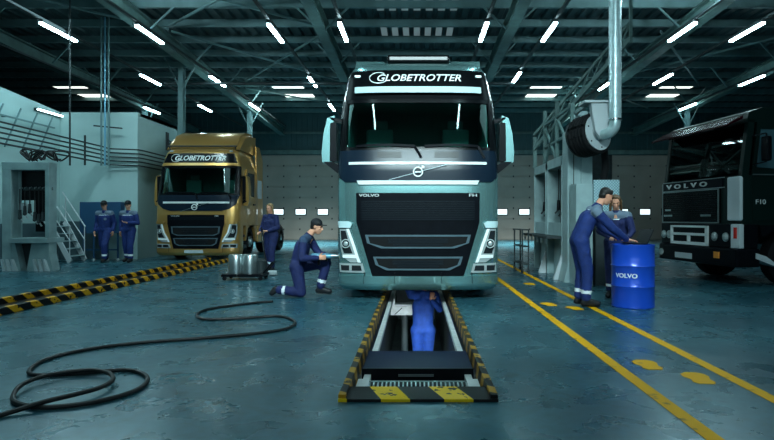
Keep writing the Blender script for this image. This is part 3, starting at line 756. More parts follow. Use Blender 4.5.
    # headlamps
    for s in (-1, 1):
        def mr(rows): return [(z, min(s*a, s*c), max(s*a, s*c)) for z, a, c in rows]
        L = P['lamp']
        h = fr.panel(mr(L), .022, .05, nx=8).build('headlamp', M['lamp_lens'], t, True)
        fr.panel(mr([(z, a-(a-c)*.10, c+(a-c)*.36) for z, a, c in [(L[0][0]-.03,)+tuple(L[0][1:]), L[1], (L[2][0]+.05,)+tuple(L[2][1:])]]), .027, .02, nx=6).build('reflector', M['lamp_dark'], h, True)
        px, pz, pr = P['proj']; yy = fr.y(px, pz)
        MB().cone((s*px, yy-.055, pz), (s*px, yy, pz), pr, pr*1.1, 20).build('projector', M['lamp_dark'], h, True)
        MB().tube([(s*px+pr*math.cos(2*PI*k/20), yy-.055, pz+pr*math.sin(2*PI*k/20)) for k in range(20)], pr*.16, 6, True).build('projector_ring', M['lamp_lens'], h, True)
        MB().ball((s*px, yy-.05, pz), (pr*.62, .02, pr*.62)).build('projector_lens', M['lamp_lens'], h, True)
        fr.panel(mr([(z, c+.045, c) for z, a, c in L]), .032, .03, nx=4, nz=3).build('light_strip', M['drl'], h, True)
        z1, a1, c1 = L[-1]; z2, a2, c2 = L[-2]
        fr.panel(mr([(z2+.03, a2-.01, c2+.02), (z2-.02, a2-.01, c2+.02)]), .033, .03, nx=4, nz=1).build('light_strip', M['drl'], h, True)
        e = P['lid']
        fr.panel(mr(e), .05, .07, nx=8).build('headlamp_lid', M[P['lid_mat']], t, True)
        f = fr.panel(mr(P['fog']), .022, .04, nx=8).build('fog_lamp', M['lamp_lens'], t, True)
        z0, a0, c0 = P['fog'][0]; z1, a1, c1 = P['fog'][-1]; m_ = (a0+c0)/2
        fr.panel(mr([(z0-.03, a0-.03, m_+.02), (z1+.03, a1-.03, m_+.02)]), .03, .02, nx=5).build('lens', M['lamp_dark'], f, True)
        fr.panel(mr([(z0-.03, m_-.02, c0+.03), (z1+.03, m_-.02, c1+.05)]), .03, .02, nx=5).build('lens', M['lamp_dark'], f, True)
    fr.panel(P['lip'], .03, .08).build('bumper_lip', body, t, True)
    for x in P['seams']:
        sm = MB(); fr.panel([(P['lip'][0][0]+.06, x*.98-.004, x*.98+.004), (P['bot']+.03, x-.004, x+.004)], .034, .02, nx=2, mb=sm); sm.build('bumper_seam', M['black'], t)
    if P.get('plate'):
        x, z, w, h = P['plate']; MB().box((x, fr.y(x, z)-.045, z), (w, .02, h), None, 0, .005).build('number_plate', M['light_panel'], t)
    # doors on both sides
    for s in (-1, 1):
        b = MB(); w0 = interp(P['hw'], 1.5)
        d = b.prism([(.72, 1.12), (1.75, 1.12), (1.75, ws1-.03), (.9, ws1-.03), (.62, ws0+.1)], s*(w0+.008), s*(w0-.06), 'x').build('cab_door', body, t)
        MB().prism([(.72, ws0+.03), (1.65, ws0-.02), (1.65, ws1-.12), (.95, ws1-.12)], s*(w0+.014), s*(w0-.02), 'x').build('door_glass', M['glass_dark'], d)
        MB().bb(s*(w0+.01), s*(w0+.04), 1.5, 1.7, ws0-.28, ws0-.23).build('door_handle', M['black'], d)
        MB().bb(s*1.0, s*1.2, .72, .95, .32, .42).bb(s*1.0, s*1.2, .72, .95, .66, .74).build('step', M['black'], t)
    # mirrors
    for s in (-1, 1):
        mo = P['mir']
        poly = [((x*s), z) for x, z in mo['shell']]
        a = MB().prism(poly, mo['y0'], mo['y0']+.26, 'y').build('mirror', M[mo['mat']] , t)
        a2 = [(x*s, z) for x, z in mo['inner']]
        MB().prism(a2, mo['y0']-.012, mo['y0']+.24, 'y').build('mirror_housing', M['black'], a)
        a2 = [(x*s, z) for x, z in mo['low']]
        MB().prism(a2, mo['y0']-.02, mo['y0']+.2, 'y').build('mirror_arm', M['black'], a)
        MB().prism([(x*s, z) for x, z in mo['up']], mo['y0']+.0, mo['y0']+.12, 'y').build('mirror_arm', M['black'], a)
    # roof
    if P['roof'] == 'fh':
        zt = P['ztop'][-1]
        MB().bb(-.5, .52, .62, 1.6, zt-.06, zt+.07, bev=.04).build('roof_hatch', M['black_gloss'], t)
        for s in (-1, 1):
            poly = [(.6, 3.6), (.8, 3.84), (1.4, 3.93), (2.15, 3.98), (2.15, 3.5), (.7, 3.5)]
            MB().prism(poly, s*.55, s*1.02, 'x').build('roof_fairing', body, t)
    else:
        poly = [(.55, 3.33), (.62, 3.45), (.95, 3.8), (1.5, 3.98), (2.2, 4.03), (2.2, 3.3)]
        b = MB(); b.prism(poly, -1.1, 1.13, 'x')
        e = [q for q in b.bm.edges if abs(q.verts[0].co.x-q.verts[1].co.x) < .01 and min(v.co.z for v in q.verts) > 3.4]
        bmesh.ops.bevel(b.bm, geom=e, offset=.12, segments=3, affect='EDGES')
        b.build('roof_deflector', body, t, True)
        MB().cone((-1.05, .5, 3.43), (1.05, .5, 3.43), .025).bar((-1, .5, 3.43), (-1, .6, 3.3), .03, .03).bar((1, .5, 3.43), (1, .6, 3.3), .03, .03).build('light_bar', M['dark_steel'], t)
        for s in (-1, 1):
            MB().prism([(2.0, .95), (2.75, 1.05), (2.75, 3.2), (2.35, 3.6), (2.0, 3.6)], s*1.22, s*1.17, 'x').build('side_fairing', body, t)
            MB().bb(s*1.223, s*1.228, 2.1, 2.6, 1.9, 2.5).build('side_decal', M['light_panel'], t)
            MB().bb(s*1.15, s*1.24, 2.1, 3.9, .45, 1.0, bev=.03).build('side_skirt', body, t)
    chassis(t, P['L'], P['axles'], 1.38, hubm=M['steel'])
    return t

def X(px): return (px-418)/66
def Z(py): return EYE-(py-218)/66
fh = dict(paint='teal', bot=.145, R=.36, n=3.4,
  sb=[(.14, .10), (.22, .02), (.4, 0), (1.8, .0), (2.0, .02), (2.29, .08), (3.11, .27), (3.58, .40), (3.74, .55), (3.84, .85)],
  hw=[(.14, 1.19), (.24, 1.25), (2.25, 1.25), (3.11, 1.21), (3.50, 1.14), (3.72, 1.05), (3.84, .92)],
  ws=(2.29, 3.08), wsu=.93, ztop=[3.14, 3.25, 3.36, 3.48, 3.6, 3.7, 3.79, 3.84], yb=2.25, dark_arch=True,
  header=[(3.60, -1.08, 1.08), (3.4, -1.15, 1.15), (3.11, -1.2, 1.2)],
  wsrows=[(3.10, -1.17, 1.17), (2.28, -1.22, 1.22)], wst=1.18, wse=[1.10, 1.209, 1.12, 1.2495],
  gw=1.32, gh=.115, gx=.02, gz=3.46, visor=[(3.30, -.99, .99), (3.20, -.99, .99)], visor_off=.09, visor_mat='teal_light', hl=(.96, 3.50),
  band=[(2.29, -1.235, 1.235), (2.0, -1.24, 1.24), (1.87, -1.22, 1.22), (1.80, -1.12, 1.12)],
  chrome=[([(Z(161.6), -1.06, 1.05), (Z(164.2), -1.06, 1.05)], 'white_plastic'), ([(Z(180.5), -.93, .93), (Z(184.5), -.90, .90)], 'white_plastic')],
  diag=((X(389), Z(179.8)), (X(447), Z(164.5))), diagz=1.9, em=(0, Z(172), .068), vents=True,
  grille=[(1.63, -.94, .94), (1.2, -.935, .935), (1.17, -.93, .93), (.356, -.69, .69)], slats=[1.50-.034*i for i in range(9)], sw=.86,
  openings=[[(.995, -.80, .80), (.87, -.77, .77), (.79, -.55, .55)], [(.665, -.68, .68), (.54, -.64, .64), (.46, -.48, .48)]],
  vol=(X(369), Z(195.3), .31, .042, .03), mod=(X(473), Z(195.2), .12, .042), model='FH',
  lamp=[(1.085, 1.205, 1.05), (.83, 1.195, .955), (.66, 1.16, .90), (.575, 1.03, .868)], proj=(1.10, .86, .062),
  lid=[(1.20, 1.235, 1.06), (1.17, 1.24, 1.0), (1.10, 1.22, 1.03)], lid_mat='teal_light',
  fog=[(.56, 1.215, .84), (.42, 1.205, .80)], lip=[(.37, -1.235, 1.235), (.26, -1.24, 1.24), (.16, -1.2, 1.2)], seams=(-.83, .83, -.36, .36),
  mir=dict(mat='teal', y0=.42, shell=[(-1.33, 2.88), (-1.44, 2.84), (-1.50, 2.60), (-1.53, 2.30), (-1.52, 2.14), (-1.36, 2.05), (-1.34, 2.09), (-1.40, 2.2), (-1.40, 2.7), (-1.33, 2.80)],
           inner=[(-1.39, 2.76), (-1.30, 2.76), (-1.29, 2.15), (-1.40, 2.15)], low=[(-1.50, 2.14), (-1.2, 1.90), (-1.2, 2.05), (-1.34, 2.14)], up=[(-1.42, 2.86), (-1.15, 2.80), (-1.15, 2.75), (-1.36, 2.8)]),
  roof='fh', L=6.9, axles=(5.0, 6.2))
modern_truck(fh, 'truck', 'large teal tractor truck standing over the inspection pit in the centre', (.03, 8.48, 0))
def X(px): return (px-196)/33.9
def Z(py): return EYE-(py-218)/33.9
fm = dict(paint='gold', bot=.14, R=.34, n=4.2,
  sb=[(.13, .10), (.22, .02), (.4, 0), (1.4, .0), (1.75, .03), (1.9, .07), (2.82, .26), (3.25, .38), (3.36, .55), (3.42, .8)],
  hw=[(.13, 1.19), (.24, 1.24), (1.9, 1.24), (2.82, 1.19), (3.25, 1.1), (3.36, 1.02), (3.42, .92)],
  ws=(1.93, 2.78), wsu=.92, ztop=[2.85, 2.95, 3.1, 3.22, 3.3, 3.36, 3.4, 3.42], yb=2.2, dark_arch=False,
  header=[(3.2, -1.0, 1.0), (2.88, -1.12, 1.12)],
  wsrows=[(2.80, -1.13, 1.13), (1.92, -1.19, 1.19)], wst=1.14, wse=[1.08, 1.188, 1.1, 1.2395],
  gw=1.52, gh=.15, gx=.03, gz=3.05, visor=[(2.90, -1.12, 1.12), (2.82, -1.12, 1.12)], visor_off=.05, visor_mat='gold', hl=(.9, 3.27),
  band=[(1.93, -1.225, 1.225), (1.66, -1.16, 1.16), (1.52, -.98, .98), (1.46, -.75, .75)],
  chrome=[([(1.735, -.98, .98), (1.68, -.98, .98)], 'white_plastic')],
  diag=((X(180.5), Z(211.5)), (X(209), Z(202.8))), diagz=1.6, em=(X(194.8), Z(207.2), .078),
  grille=[(1.345, -.84, .84), (1.16, -.84, .84), (1.12, -.84, .84), (1.08, -.84, .84), (.34, -.66, .66)], slats=[1.27, 1.24, 1.2], sw=.8,
  openings=[[(1.0, -.72, .72), (.8, -.7, .7), (.73, -.55, .55)], [(.66, -.66, .66), (.5, -.62, .62), (.43, -.5, .5)]],
  vol=(-.6, 1.31, .26, .036, .03), mod=(.62, 1.31, .1, .036), model='FM',
  lamp=[(1.07, 1.19, .99), (.82, 1.19, .92), (.62, 1.15, .80), (.54, 1.0, .77)], proj=(1.08, .86, .06),
  lid=[(1.15, 1.22, .95), (1.13, 1.24, .92), (1.08, 1.22, .96)], lid_mat='gold',
  fog=[(.49, 1.20, .78), (.36, 1.19, .74)], lip=[(.34, -1.225, 1.225), (.25, -1.23, 1.23), (.15, -1.19, 1.19)], seams=(-.8, .8), plate=(-.05, .26, .55, .09),
  mir=dict(mat='gold', y0=.45, shell=[(-1.30, 2.55), (-1.38, 2.5), (-1.42, 2.2), (-1.43, 1.75), (-1.40, 1.62), (-1.27, 1.62), (-1.27, 1.72), (-1.34, 1.8), (-1.34, 2.5), (-1.27, 2.5)],
           inner=[(-1.34, 2.5), (-1.24, 2.5), (-1.23, 1.8), (-1.34, 1.8)], low=[(-1.38, 1.75), (-1.2, 1.66), (-1.2, 1.74), (-1.3, 1.82)], up=[(-1.36, 2.54), (-1.15, 2.5), (-1.15, 2.45), (-1.30, 2.48)]),
  roof='fm', L=6.6, axles=(4.2, 5.5))
modern_truck(fm, 'truck', 'gold tractor truck parked by the white room on the left', (-6.49, 16.5, 0))

# old dark truck on the right, its front turned to the left
def old_truck():
    a = math.radians(82)
    t = thing('truck', 'old dark green cab truck at the right edge of the hall, front facing left', 'truck', (5.655+.0, 11.19, 0), -a)
    W = 1.2; G = M['green_paint']
    def fx(k): return W-2*W*k      # k = share from the right corner
    prof = [(0.02, 1.12), (0, 1.15), (0, 1.95), (.12, 2.85), (.25, 2.98), (1.6, 3.02), (1.7, 2.9), (1.7, 1.12)]
    b = MB(); b.prism([(.0, 1.12), (.0, 2.02), (1.7, 2.02), (1.7, 1.12)], -W, W, 'x'); b.build('lower_cab', G, t)
    b = MB()
    for s in (-1, 1):   # pillars, back, roof
        b.prism([(.0, 2.02), (.13, 3.02), (.26, 3.02), (.13, 2.02)], s*W, s*(W-.09), 'x'); b.bb(s*W, s*(W-.08), 1.45, 1.7, 2.02, 3.0)
    b.bb(-W, W, 1.6, 1.7, 2.02, 3.0); b.prism([(.10, 2.97), (.14, 3.15), (.4, 3.24), (1.6, 3.24), (1.7, 3.12), (1.7, 2.97)], -W, W, 'x')
    b.build('cab_frame', G, t)
    MB().prism([(.03, 2.06), (.13, 2.98), (.145, 2.98), (.045, 2.06)], -W+.09, W-.09, 'x').build('windscreen', M['glass_smoke'], t)
    MB().bb(-W+.1, W-.1, .2, .55, 1.95, 2.12, bev=.03).build('dashboard', M['black'], t)
    for s in (-1, 1):
        MB().box((s*.6, 1.0, 2.05), (.48, .48, .14), None, 0, .03).box((s*.6, 1.25, 2.38), (.46, .12, .55), (.1, 0, 0), 0, .04).build('seat', M['black'], t)
    b = MB(); c = Vector((-.55, .62, 2.22)); b.tube([c+Vector((.22*math.cos(2*PI*k/20), .2*math.sin(2*PI*k/20), .1*math.sin(2*PI*k/20))) for k in range(20)], .015, 6, True); b.cone(c, c+Vector((0, -.2, -.25)), .02); b.bar(c-Vector((.2, 0, 0)), c+Vector((.2, 0, 0)), .02, .02); b.build('steering_wheel', M['black'], t)
    # visor over the windscreen
    MB().prism([(.06, 3.10), (-.26, 2.93), (-.26, 2.90), (.06, 3.04)], -W-.08, W-.05, 'x').build('sun_visor', M['maroon'], t)
    for k in (.2, .5, .8): MB().bar((fx(k), .1, 2.98), (fx(k), -.2, 2.9), .02, .02).build('visor_bracket', M['black'], t)
    # header strip with letters, grille
    MB().bb(-W, fx(.2), -.03, .0, 1.83, 2.0, bev=.005).build('name_strip', M['black'], t)
    MB().bb(-W, fx(.17), -.035, -.03, 2.0, 2.015).bb(-W, fx(.17), -.035, -.03, 1.815, 1.83).build('trim_strip', M['steel'], t)
    gl = text_mesh('VOLVO', 1.35, .095, offset=.025, extr=.01, spacing=1.7); gl.materials.append(M['silver_letter'])
    for v in gl.vertices: v.co = (fx(.66)+v.co.x, -.035-v.co.z, 1.915+v.co.y)
    link('brand_letters', gl, t)
    g = MB().bb(-W+.02, fx(.23), -.045, 0, 1.16, 1.80, bev=.006).build('grille', M['black_gloss'], t)
    b = MB()
    for i in range(13): b.bb(-W+.05, fx(.25), -.06, -.045, 1.22+i*.042, 1.236+i*.042)
    b.build('grille_slats', M['black'], g)
    b = MB(); b.bb(-W+.02, fx(.23), -.055, -.04, 1.79, 1.805).bb(-W+.02, fx(.23), -.055, -.04, 1.15, 1.17).bb(-W+.01, -W+.03, -.055, -.04, 1.15, 1.8).bb(fx(.24), fx(.23), -.055, -.04, 1.15, 1.8)
    b.build('grille_trim', M['steel'], g)
    for k, z, w in ((.9, 1.42, .2), (.9, 1.30, .3), (.38, 1.30, .3)):
        MB().bb(fx(k)-w/2, fx(k)+w/2, -.066, -.058, z-.02, z+.02).build('badge', M['steel'], g)
    # pale corner panels
    for s in (-1, 1):
        MB().bb(s*(W+.005), s*(W-.33), -.05, .03, 1.2, 2.0, bev=.03).build('corner_panel', M['light_panel'], t) if s > 0 else MB().bb(s*(W+.03), s*(W-.02), -.03, .12, 1.2, 2.0, bev=.02).build('corner_panel', M['light_panel'], t)
    # headlamp band and bumper
    MB().bb(-W-.02, W+.02, -.06, .3, .70, 1.14, bev=.02).build('lamp_band', M['black'], t)
    o = MB()
    x0, x1 = fx(.84), fx(.34)
    o.bb(x0, x1, -.10, -.05, 1.06, 1.10).bb(x0, x1, -.10, -.05, .71, .77).bb(x0, x1, -.10, -.05, .90, .95).bb(x0, x0+.05, -.10, -.05, .71, 1.1).bb(x1-.07, x1, -.10, -.05, .71, 1.1).bb((x0+x1)/2-.03, (x0+x1)/2+.03, -.10, -.05, .71, .93)
    o.build('white_bumper_grille', M['white_plastic'], t)
    for k in (.27, .14, .96, .88):
        h = MB().lathe([(.085, -.075), (.085, -.05)], (fx(k), 0, .9), 'y', 20).build('headlamp', M['steel'], t, True)
        MB().ball((fx(k), -.075, .9), (.07, .025, .07)).build('lens', M['lamp_lens'], h, True)
    MB().bb(W-.2, W+.03, -.075, .02, .70, 1.14, bev=.02).build('corner_lamp_housing', M['light_panel'], t)
    MB().bb(W-.11, W-.03, -.085, .1, .88, 1.08).build('corner_lamp', M['red'], t)
    MB().bb(-W-.02, W+.02, -.12, .35, .36, .70, bev=.04).build('bumper', M['black'], t)
    MB().bb(fx(.75), fx(.52), -.135, -.12, .43, .54).build('number_plate', M['light_panel'], t)
    MB().bb(fx(.24), fx(.18), -.14, -.12, .50, .62).build('marker_lamp', M['amber'], t)
    MB().lathe([(.07, -.14), (.07, -.12)], (fx(.96), 0, .52), 'y', 18).build('fog_lamp', M['lamp_lens'], t)
    # door side
    for s in (-1, 1):
        x = s*W
        d = MB().prism([(.2, 1.2), (1.42, 1.2), (1.42, 2.98), (.30, 2.98), (.2, 2.1)], x+s*.012, x-s*.03, 'x').build('cab_door', G, t)
        MB().prism([(.28, 2.16), (1.34, 2.10), (1.34, 2.84), (.36, 2.84)], x+s*.02, x, 'x').build('door_glass', M['tool_blue'] if False else M['glass_side'], d)
        MB().bb(x+s*.012, x+s*.022, .2, 1.42, 2.02, 2.04).build('trim_strip', M['steel'], d)
        MB().bb(x+s*.015, x+s*.05, 1.15, 1.32, 1.75, 1.79).build('door_handle', M['steel'], d)
        m = MB().box((x+s*.22, .30, 2.47), (.16, .10, .44), None, 0, .03).build('mirror', M['black'], t)
        MB().bar((x, .2, 2.72), (x+s*.22, .3, 2.74), .02, .02).bar((x, .2, 2.2), (x+s*.22, .3, 2.24), .02, .02).bar((x+s*.22, .3, 2.24), (x+s*.22, .3, 2.74), .02, .02).build('mirror_arm', M['black'], m)
        MB().prism([(.25, .62), (.25, .52), (.7, .35), (.72, .38), (.45, .56)], x+s*.04, x-s*.25, 'x').build('mud_wing', M['light_panel'], t)
        MB().prism([(.35, 1.12), (.4, .9), (.7, 1.05), (1.3, 1.05), (1.65, .8), (1.7, .6), (1.78, .6), (1.75, 1.12)], x, x-s*.3, 'x').build('wheel_arch', M['black'], t)
    ft = text_mesh('F10', .20, .085, offset=.01, extr=.004); ft.materials.append(M['silver_letter'])
    for v in ft.vertices: v.co = (W+.014+v.co.z, .36+v.co.x, 1.54+v.co.y)
    link('model_letters', ft, t)
    MB().bar((W+.02, .95, .5), (W+.02, .75, 2.0), .03, .03).build('grab_rail', M['steel'], t) if False else None
    chassis(t, 5.0, (4.3,), 1.1, .98, False, M['dark_steel'])
    return t
M['glass_side'] = mat('blue_grey_side_glass', (0.04, 0.09, 0.11), 0.08, coat=0.4)
old_truck()

# ------------------------------------------------------------------ people
def remeshed(name, mb, voxel, mats, parent, smooth=3, style=None, disp=0.0):
    me = bpy.data.meshes.new('tmp'); mb.bm.to_mesh(me); mb.bm.free()
    o = bpy.data.objects.new('tmp', me); C.objects.link(o)
    r = o.modifiers.new('r', 'REMESH'); r.mode = 'VOXEL'; r.voxel_size = voxel; r.use_smooth_shade = True
    s = o.modifiers.new('s', 'SMOOTH'); s.factor = .5; s.iterations = smooth
    bpy.context.view_layer.update()
    m2 = bpy.data.meshes.new_from_object(o.evaluated_get(bpy.context.evaluated_depsgraph_get()))
    bpy.data.objects.remove(o); m2.name = name
    m2.materials.clear()
    for m in (mats if isinstance(mats, (list, tuple)) else [mats]): m2.materials.append(m)
    for p in m2.polygons:
        p.use_smooth = True; p.material_index = style(p.center) if style else 0
    return link(name, m2, parent)

def frame(fwd, up):
    f = Vector(fwd).normalized(); u = Vector(up); s = u.cross(f).normalized(); u = f.cross(s)
    return Matrix((f, s, u)).transposed()   # columns: forward, left, up

def head_parts(mb, c, R, k=1.0):
    def P(x, y, z): return Vector(c)+R@Vector((x, y, z))*k
    e = lambda x, y, z, a, b_, d: mb.ball(P(x, y, z), (a*k, b_*k, d*k), 18, 0, R)
    e(-.008, 0, .035, .092, .074, .085)        # cranium
    e(.022, 0, -.025, .068, .062, .075)        # face
    e(.038, 0, -.078, .040, .042, .034)        # jaw
    e(.064, 0, -.090, .018, .022, .018)        # chin
    e(.082, 0, .028, .012, .045, .010)         # brow
    mb.cap(P(.088, 0, .018), P(.106, 0, -.022), .008*k, .013*k, 10)   # nose
    for s in (-1, 1):
        e(.068, s*.036, -.012, .022, .018, .018)
        e(-.004, s*.076, -.005, .018, .010, .028)
        mb.ball(P(.098, s*.012, -.024), .008*k, 8)
    mb.cap(P(.088, -.018, -.052), P(.088, .018, -.052), .009*k, .009*k, 8)
    mb.cap(P(.086, -.014, -.064), P(.086, .014, -.064), .009*k, .009*k, 8)
    return P

def hand_parts(mb, w, d, n, side, curl, k=1.0):
    """w wrist, d pointing direction, n palm normal (fingers curl towards n), side: direction of the thumb"""
    d = Vector(d).normalized(); n = Vector(n); n = (n-d*n.dot(d)).normalized(); s = Vector(side); s = (s-d*s.dot(d)-n*s.dot(n)).normalized()
    w = Vector(w)
    mb.cap(w, w+d*.03*k, .024*k, .026*k, 10)
    for q in (-.026, -.009, .009, .026): mb.cap(w+d*.02*k+s*q*.8*k, w+d*.085*k+s*q*k, .015*k, .013*k, 8)
    ln = [.062, .074, .080, .070]
    for i, q in enumerate((-.031, -.010, .011, .031)):
        p = w+d*.088*k+s*q*k; a = curl*.5; L = ln[i]*k
        for j, f in enumerate((.45, .32, .25)):
            dd = d*math.cos(a)+n*math.sin(a)+s*q*1.5; dd.normalize(); q2 = p+dd*L*f
            mb.cap(p, q2, (.0100-.0012*j)*k, (.0092-.0012*j)*k, 8); p = q2; a += curl*.75
    p = w+d*.025*k+s*.03*k; d1 = (d*.6+s*.75+n*.25).normalized(); q = p+d1*.042*k; mb.cap(p, q, .014*k, .011*k, 8)
    d2 = (d*.85+s*.15+n*(.3+.4*curl)).normalized(); mb.cap(q, q+d2*.036*k, .0105*k, .0085*k, 8)

def person(label, loc, J, look, hands, female=False, hair='hair_dark', long_hair=False, cap=False, cov='cov', yoke=True, bands=True, k=1.0, feet=None, up=(0, 0, 1), logo=False, torso_dir=None, badge=False, ymat='yoke'):
    """J: joints in metres relative to loc (world axes). keys: pel, chest, neck, head, and per side l/r: sh el wr hip kn an toe"""
    t = thing('person', label, 'person', loc)
    J = {a: Vector(b_) for a, b_ in J.items()}
    R = frame(look, up)
    sk = MB()
    fx = .9 if female else 1.0
    ax = (J['lsh']-J['rsh']).normalized()
    hp = (J['lhip']-J['rhip']).normalized()
    # ---- body: one continuous figure
    P = head_parts(sk, J['head'], R, k*(.96 if female else 1.0))
    sk.cap(J['neck'], J['head']+R@Vector((-.02, 0, -.03)), .055*fx, .052*fx)
    sk.cap(J['neck']-Vector((0, 0, .05)), J['chest'], .07, .10)
    sk.cap(J['chest']+ax*.05, J['pel']+hp*.05, .095, .10); sk.cap(J['chest']-ax*.05, J['pel']-hp*.05, .095, .10)
    sk.cap(J['lsh'], J['rsh'], .05, .05)
    for s in 'lr':
        sk.cap(J[s+'sh'], J[s+'el'], .045, .036); sk.cap(J[s+'el'], J[s+'wr'], .034, .025)
        sk.cap(J[s+'hip'], J[s+'kn'], .08, .05); sk.cap(J[s+'kn'], J[s+'an'], .048, .035); sk.cap(J[s+'an'], J[s+'an'].lerp(J[s+'toe'], .7), .032, .022)
        h = hands[s]; hand_parts(sk, J[s+'wr'], h[0], h[1], h[2], h[3], k*(.94 if female else 1.0))
    body = remeshed('body', sk, .0075, M['skin'], t, 2)
    # eyes and brows
    for s in (-1, 1):
        MB().ball(P(.082, s*.033, .006), .0085*k, 10).build('eye', M['eye'], body, True)
        MB().cap(P(.092, s*.018, .026), P(.084, s*.046, .028), .005*k, .004*k, 6).build('eyebrow', M['hair_dark'], body, True)
    # ---- coverall
    bones = []
    def B(n, a, b_, r0, r1): cv.cap(a, b_, r0, r1, 16); bones.append((n, Vector(a), Vector(b_), r0, r1))
    cv = MB()
    cw = .075*fx
    sp = (J['chest']-J['pel'])
    B('torso', J['chest']+ax*cw, J['pel']+hp*.055, .112*fx, .112); B('torso', J['chest']-ax*cw, J['pel']-hp*.055, .112*fx, .112)
    B('torso', J['chest'], J['pel'], .125*fx, .12)
    if female:
        f2 = Vector(torso_dir or look); f2.z = 0; f2.normalize()
        for s in (-1, 1): B('torso', J['chest']+ax*.075*s+f2*.055, J['chest']+ax*.075*s-sp*.1+f2*.05, .065, .06)
    B('collar', J['neck']-Vector((0, 0, .01)), J['chest'], .072*fx, .115)
    B('shoulder', J['lsh'], J['neck']-Vector((0, 0, .04)), .072*fx, .07); B('shoulder', J['rsh'], J['neck']-Vector((0, 0, .04)), .072*fx, .07)
    for s in 'lr':
        B('uarm', J[s+'sh'], J[s+'el'], .074*fx, .060*fx); B('farm', J[s+'el'], J[s+'wr']-(J[s+'wr']-J[s+'el']).normalized()*.02, .060*fx, .044*fx)
        B('hip', J[s+'hip'], J['pel'], .118, .12)
        B('thigh', J[s+'hip'], J[s+'kn'], .112, .084); B('shin', J[s+'kn'], J[s+'an']+(J[s+'kn']-J[s+'an']).normalized()*.04, .082, .070)
    rn = random.Random(len(label))
    for a in range(26):    # folds: shallow ridges across the cloth at joints
        n, p, q, r0, r1 = bones[rn.randrange(len(bones))]
        if n in ('collar', 'hip') or (p-q).length < .12: continue
        u = rn.uniform(.08, .95); c = p.lerp(q, u); d = (q-p).normalized(); r = (r0+(r1-r0)*u)
        e1 = d.orthogonal().normalized(); e2 = d.cross(e1); a0 = rn.uniform(0, 6.28); pr = None
        for m_ in range(7):
            an = a0+m_*.32; pt = c+(e1*math.cos(an)+e2*math.sin(an))*(r-.001)+d*(m_-3)*.013
            if pr is not None: cv.cap(pr, pt, .009, .009, 6)
            pr = pt
    chest, pel, neck = J['chest'], J['pel'], J['neck']
    def style(p):
        best = None
        for n, a, b_, r0, r1 in bones:
            d = b_-a; u = max(0, min(1, (p-a).dot(d)/max(d.length_squared, 1e-9))); v = (p-(a+d*u)).length-(r0+(r1-r0)*u)
            if best is None or v < best[0]: best = (v, n, u)
        _, n, u = best
        h = (p-pel).dot((neck-pel).normalized())/(neck-pel).length
        if yoke and ((n in ('torso', 'shoulder') and h > .80) or (n == 'collar' and h > .78 and u > .25) or (n == 'uarm' and u < .16)): return 1
        if yoke and n in ('torso', 'collar') and .775 < h <= .80: return 2
        if bands and n == 'shin' and .72 < u < .86: return 2
        return 0
    remeshed('coverall', cv, .0135, [M[cov], M[ymat], M['band']], t, 3, style)
    if badge:
        f2 = Vector(look); f2.z = 0; f2.normalize(); c = chest+f2*.128+ax*.075-Vector((0, 0, .03))
        MB().cone(c, c+f2*.012, .035, .035, 16).build('chest_badge', M['yoke'], t)
    # collar ring and belt stay in the cloth; boots
    for s in 'lr':
        an, to = J[s+'an'], J[s+'toe']; d = (to-an); n_ = d.normalized()
        sh = (J[s+'kn']-an).normalized()
        bt = MB(); heel = an-n_*.035-sh*.02
        bt.cap(an+sh*.09, an, .050, .048, 12); bt.cap(an, heel-sh*.035, .046, .040, 12); bt.cap(heel-sh*.035, to-n_*.02, .040, .045, 12); bt.cap(an, to-n_*.03, .045, .045, 12)
        remeshed('boot', bt, .012, M['boot'], t, 2)
    # ---- hair
    kk = k*(.96 if female else 1.0)
    hm = MB()
    def e(x, y, z, a, b_, d): hm.ball(P(x, y, z), (a*kk, b_*kk, d*kk), 16, 0, R)
    e(-.022, 0, .052, .088, .080, .080); e(-.045, 0, .0, .058, .072, .07)
    for s in (-1, 1): e(.012, s*.058, .066, .05, .022, .036)
    e(.040, 0, .104, .035, .045, .018)
    if long_hair:
        for s in (-1, 1):
            hm.cap(P(.01, s*.075, .03), P(.0, s*.085, -.10), .025*kk, .026*kk); hm.cap(P(.0, s*.085, -.10), P(.02, s*.085, -.19), .026*kk, .016*kk)
        hm.cap(P(-.07, 0, .0), P(-.085, 0, -.15), .05*kk, .045*kk)
    remeshed('hair', hm, .009, M[hair], t, 2)
    if cap:
        cm = MB()
        cm.ball(P(-.012, 0, .062), (.098*k, .086*k, .082*k), 18, 0, R)
        o = remeshed('cap', cm, .009, M['cap'], t, 1)
        bm_ = MB(); pts = [(.065, -.062), (.12, -.05), (.155, -.02), (.16, 0), (.155, .02), (.12, .05), (.065, .062)]
        A = [bm_.bm.verts.new(P(x, y, .060-abs(y)*.25)) for x, y in pts]; B_ = [bm_.bm.verts.new(P(x, y, .072-abs(y)*.25)) for x, y in pts]; n_ = len(pts)
        bm_.bm.faces.new(A); bm_.bm.faces.new(B_[::-1])
        for i in range(n_): bm_.bm.faces.new((A[i], B_[i], B_[(i+1) % n_], A[(i+1) % n_]))
        bm_.build('brim', M['cap'], o)
    return t

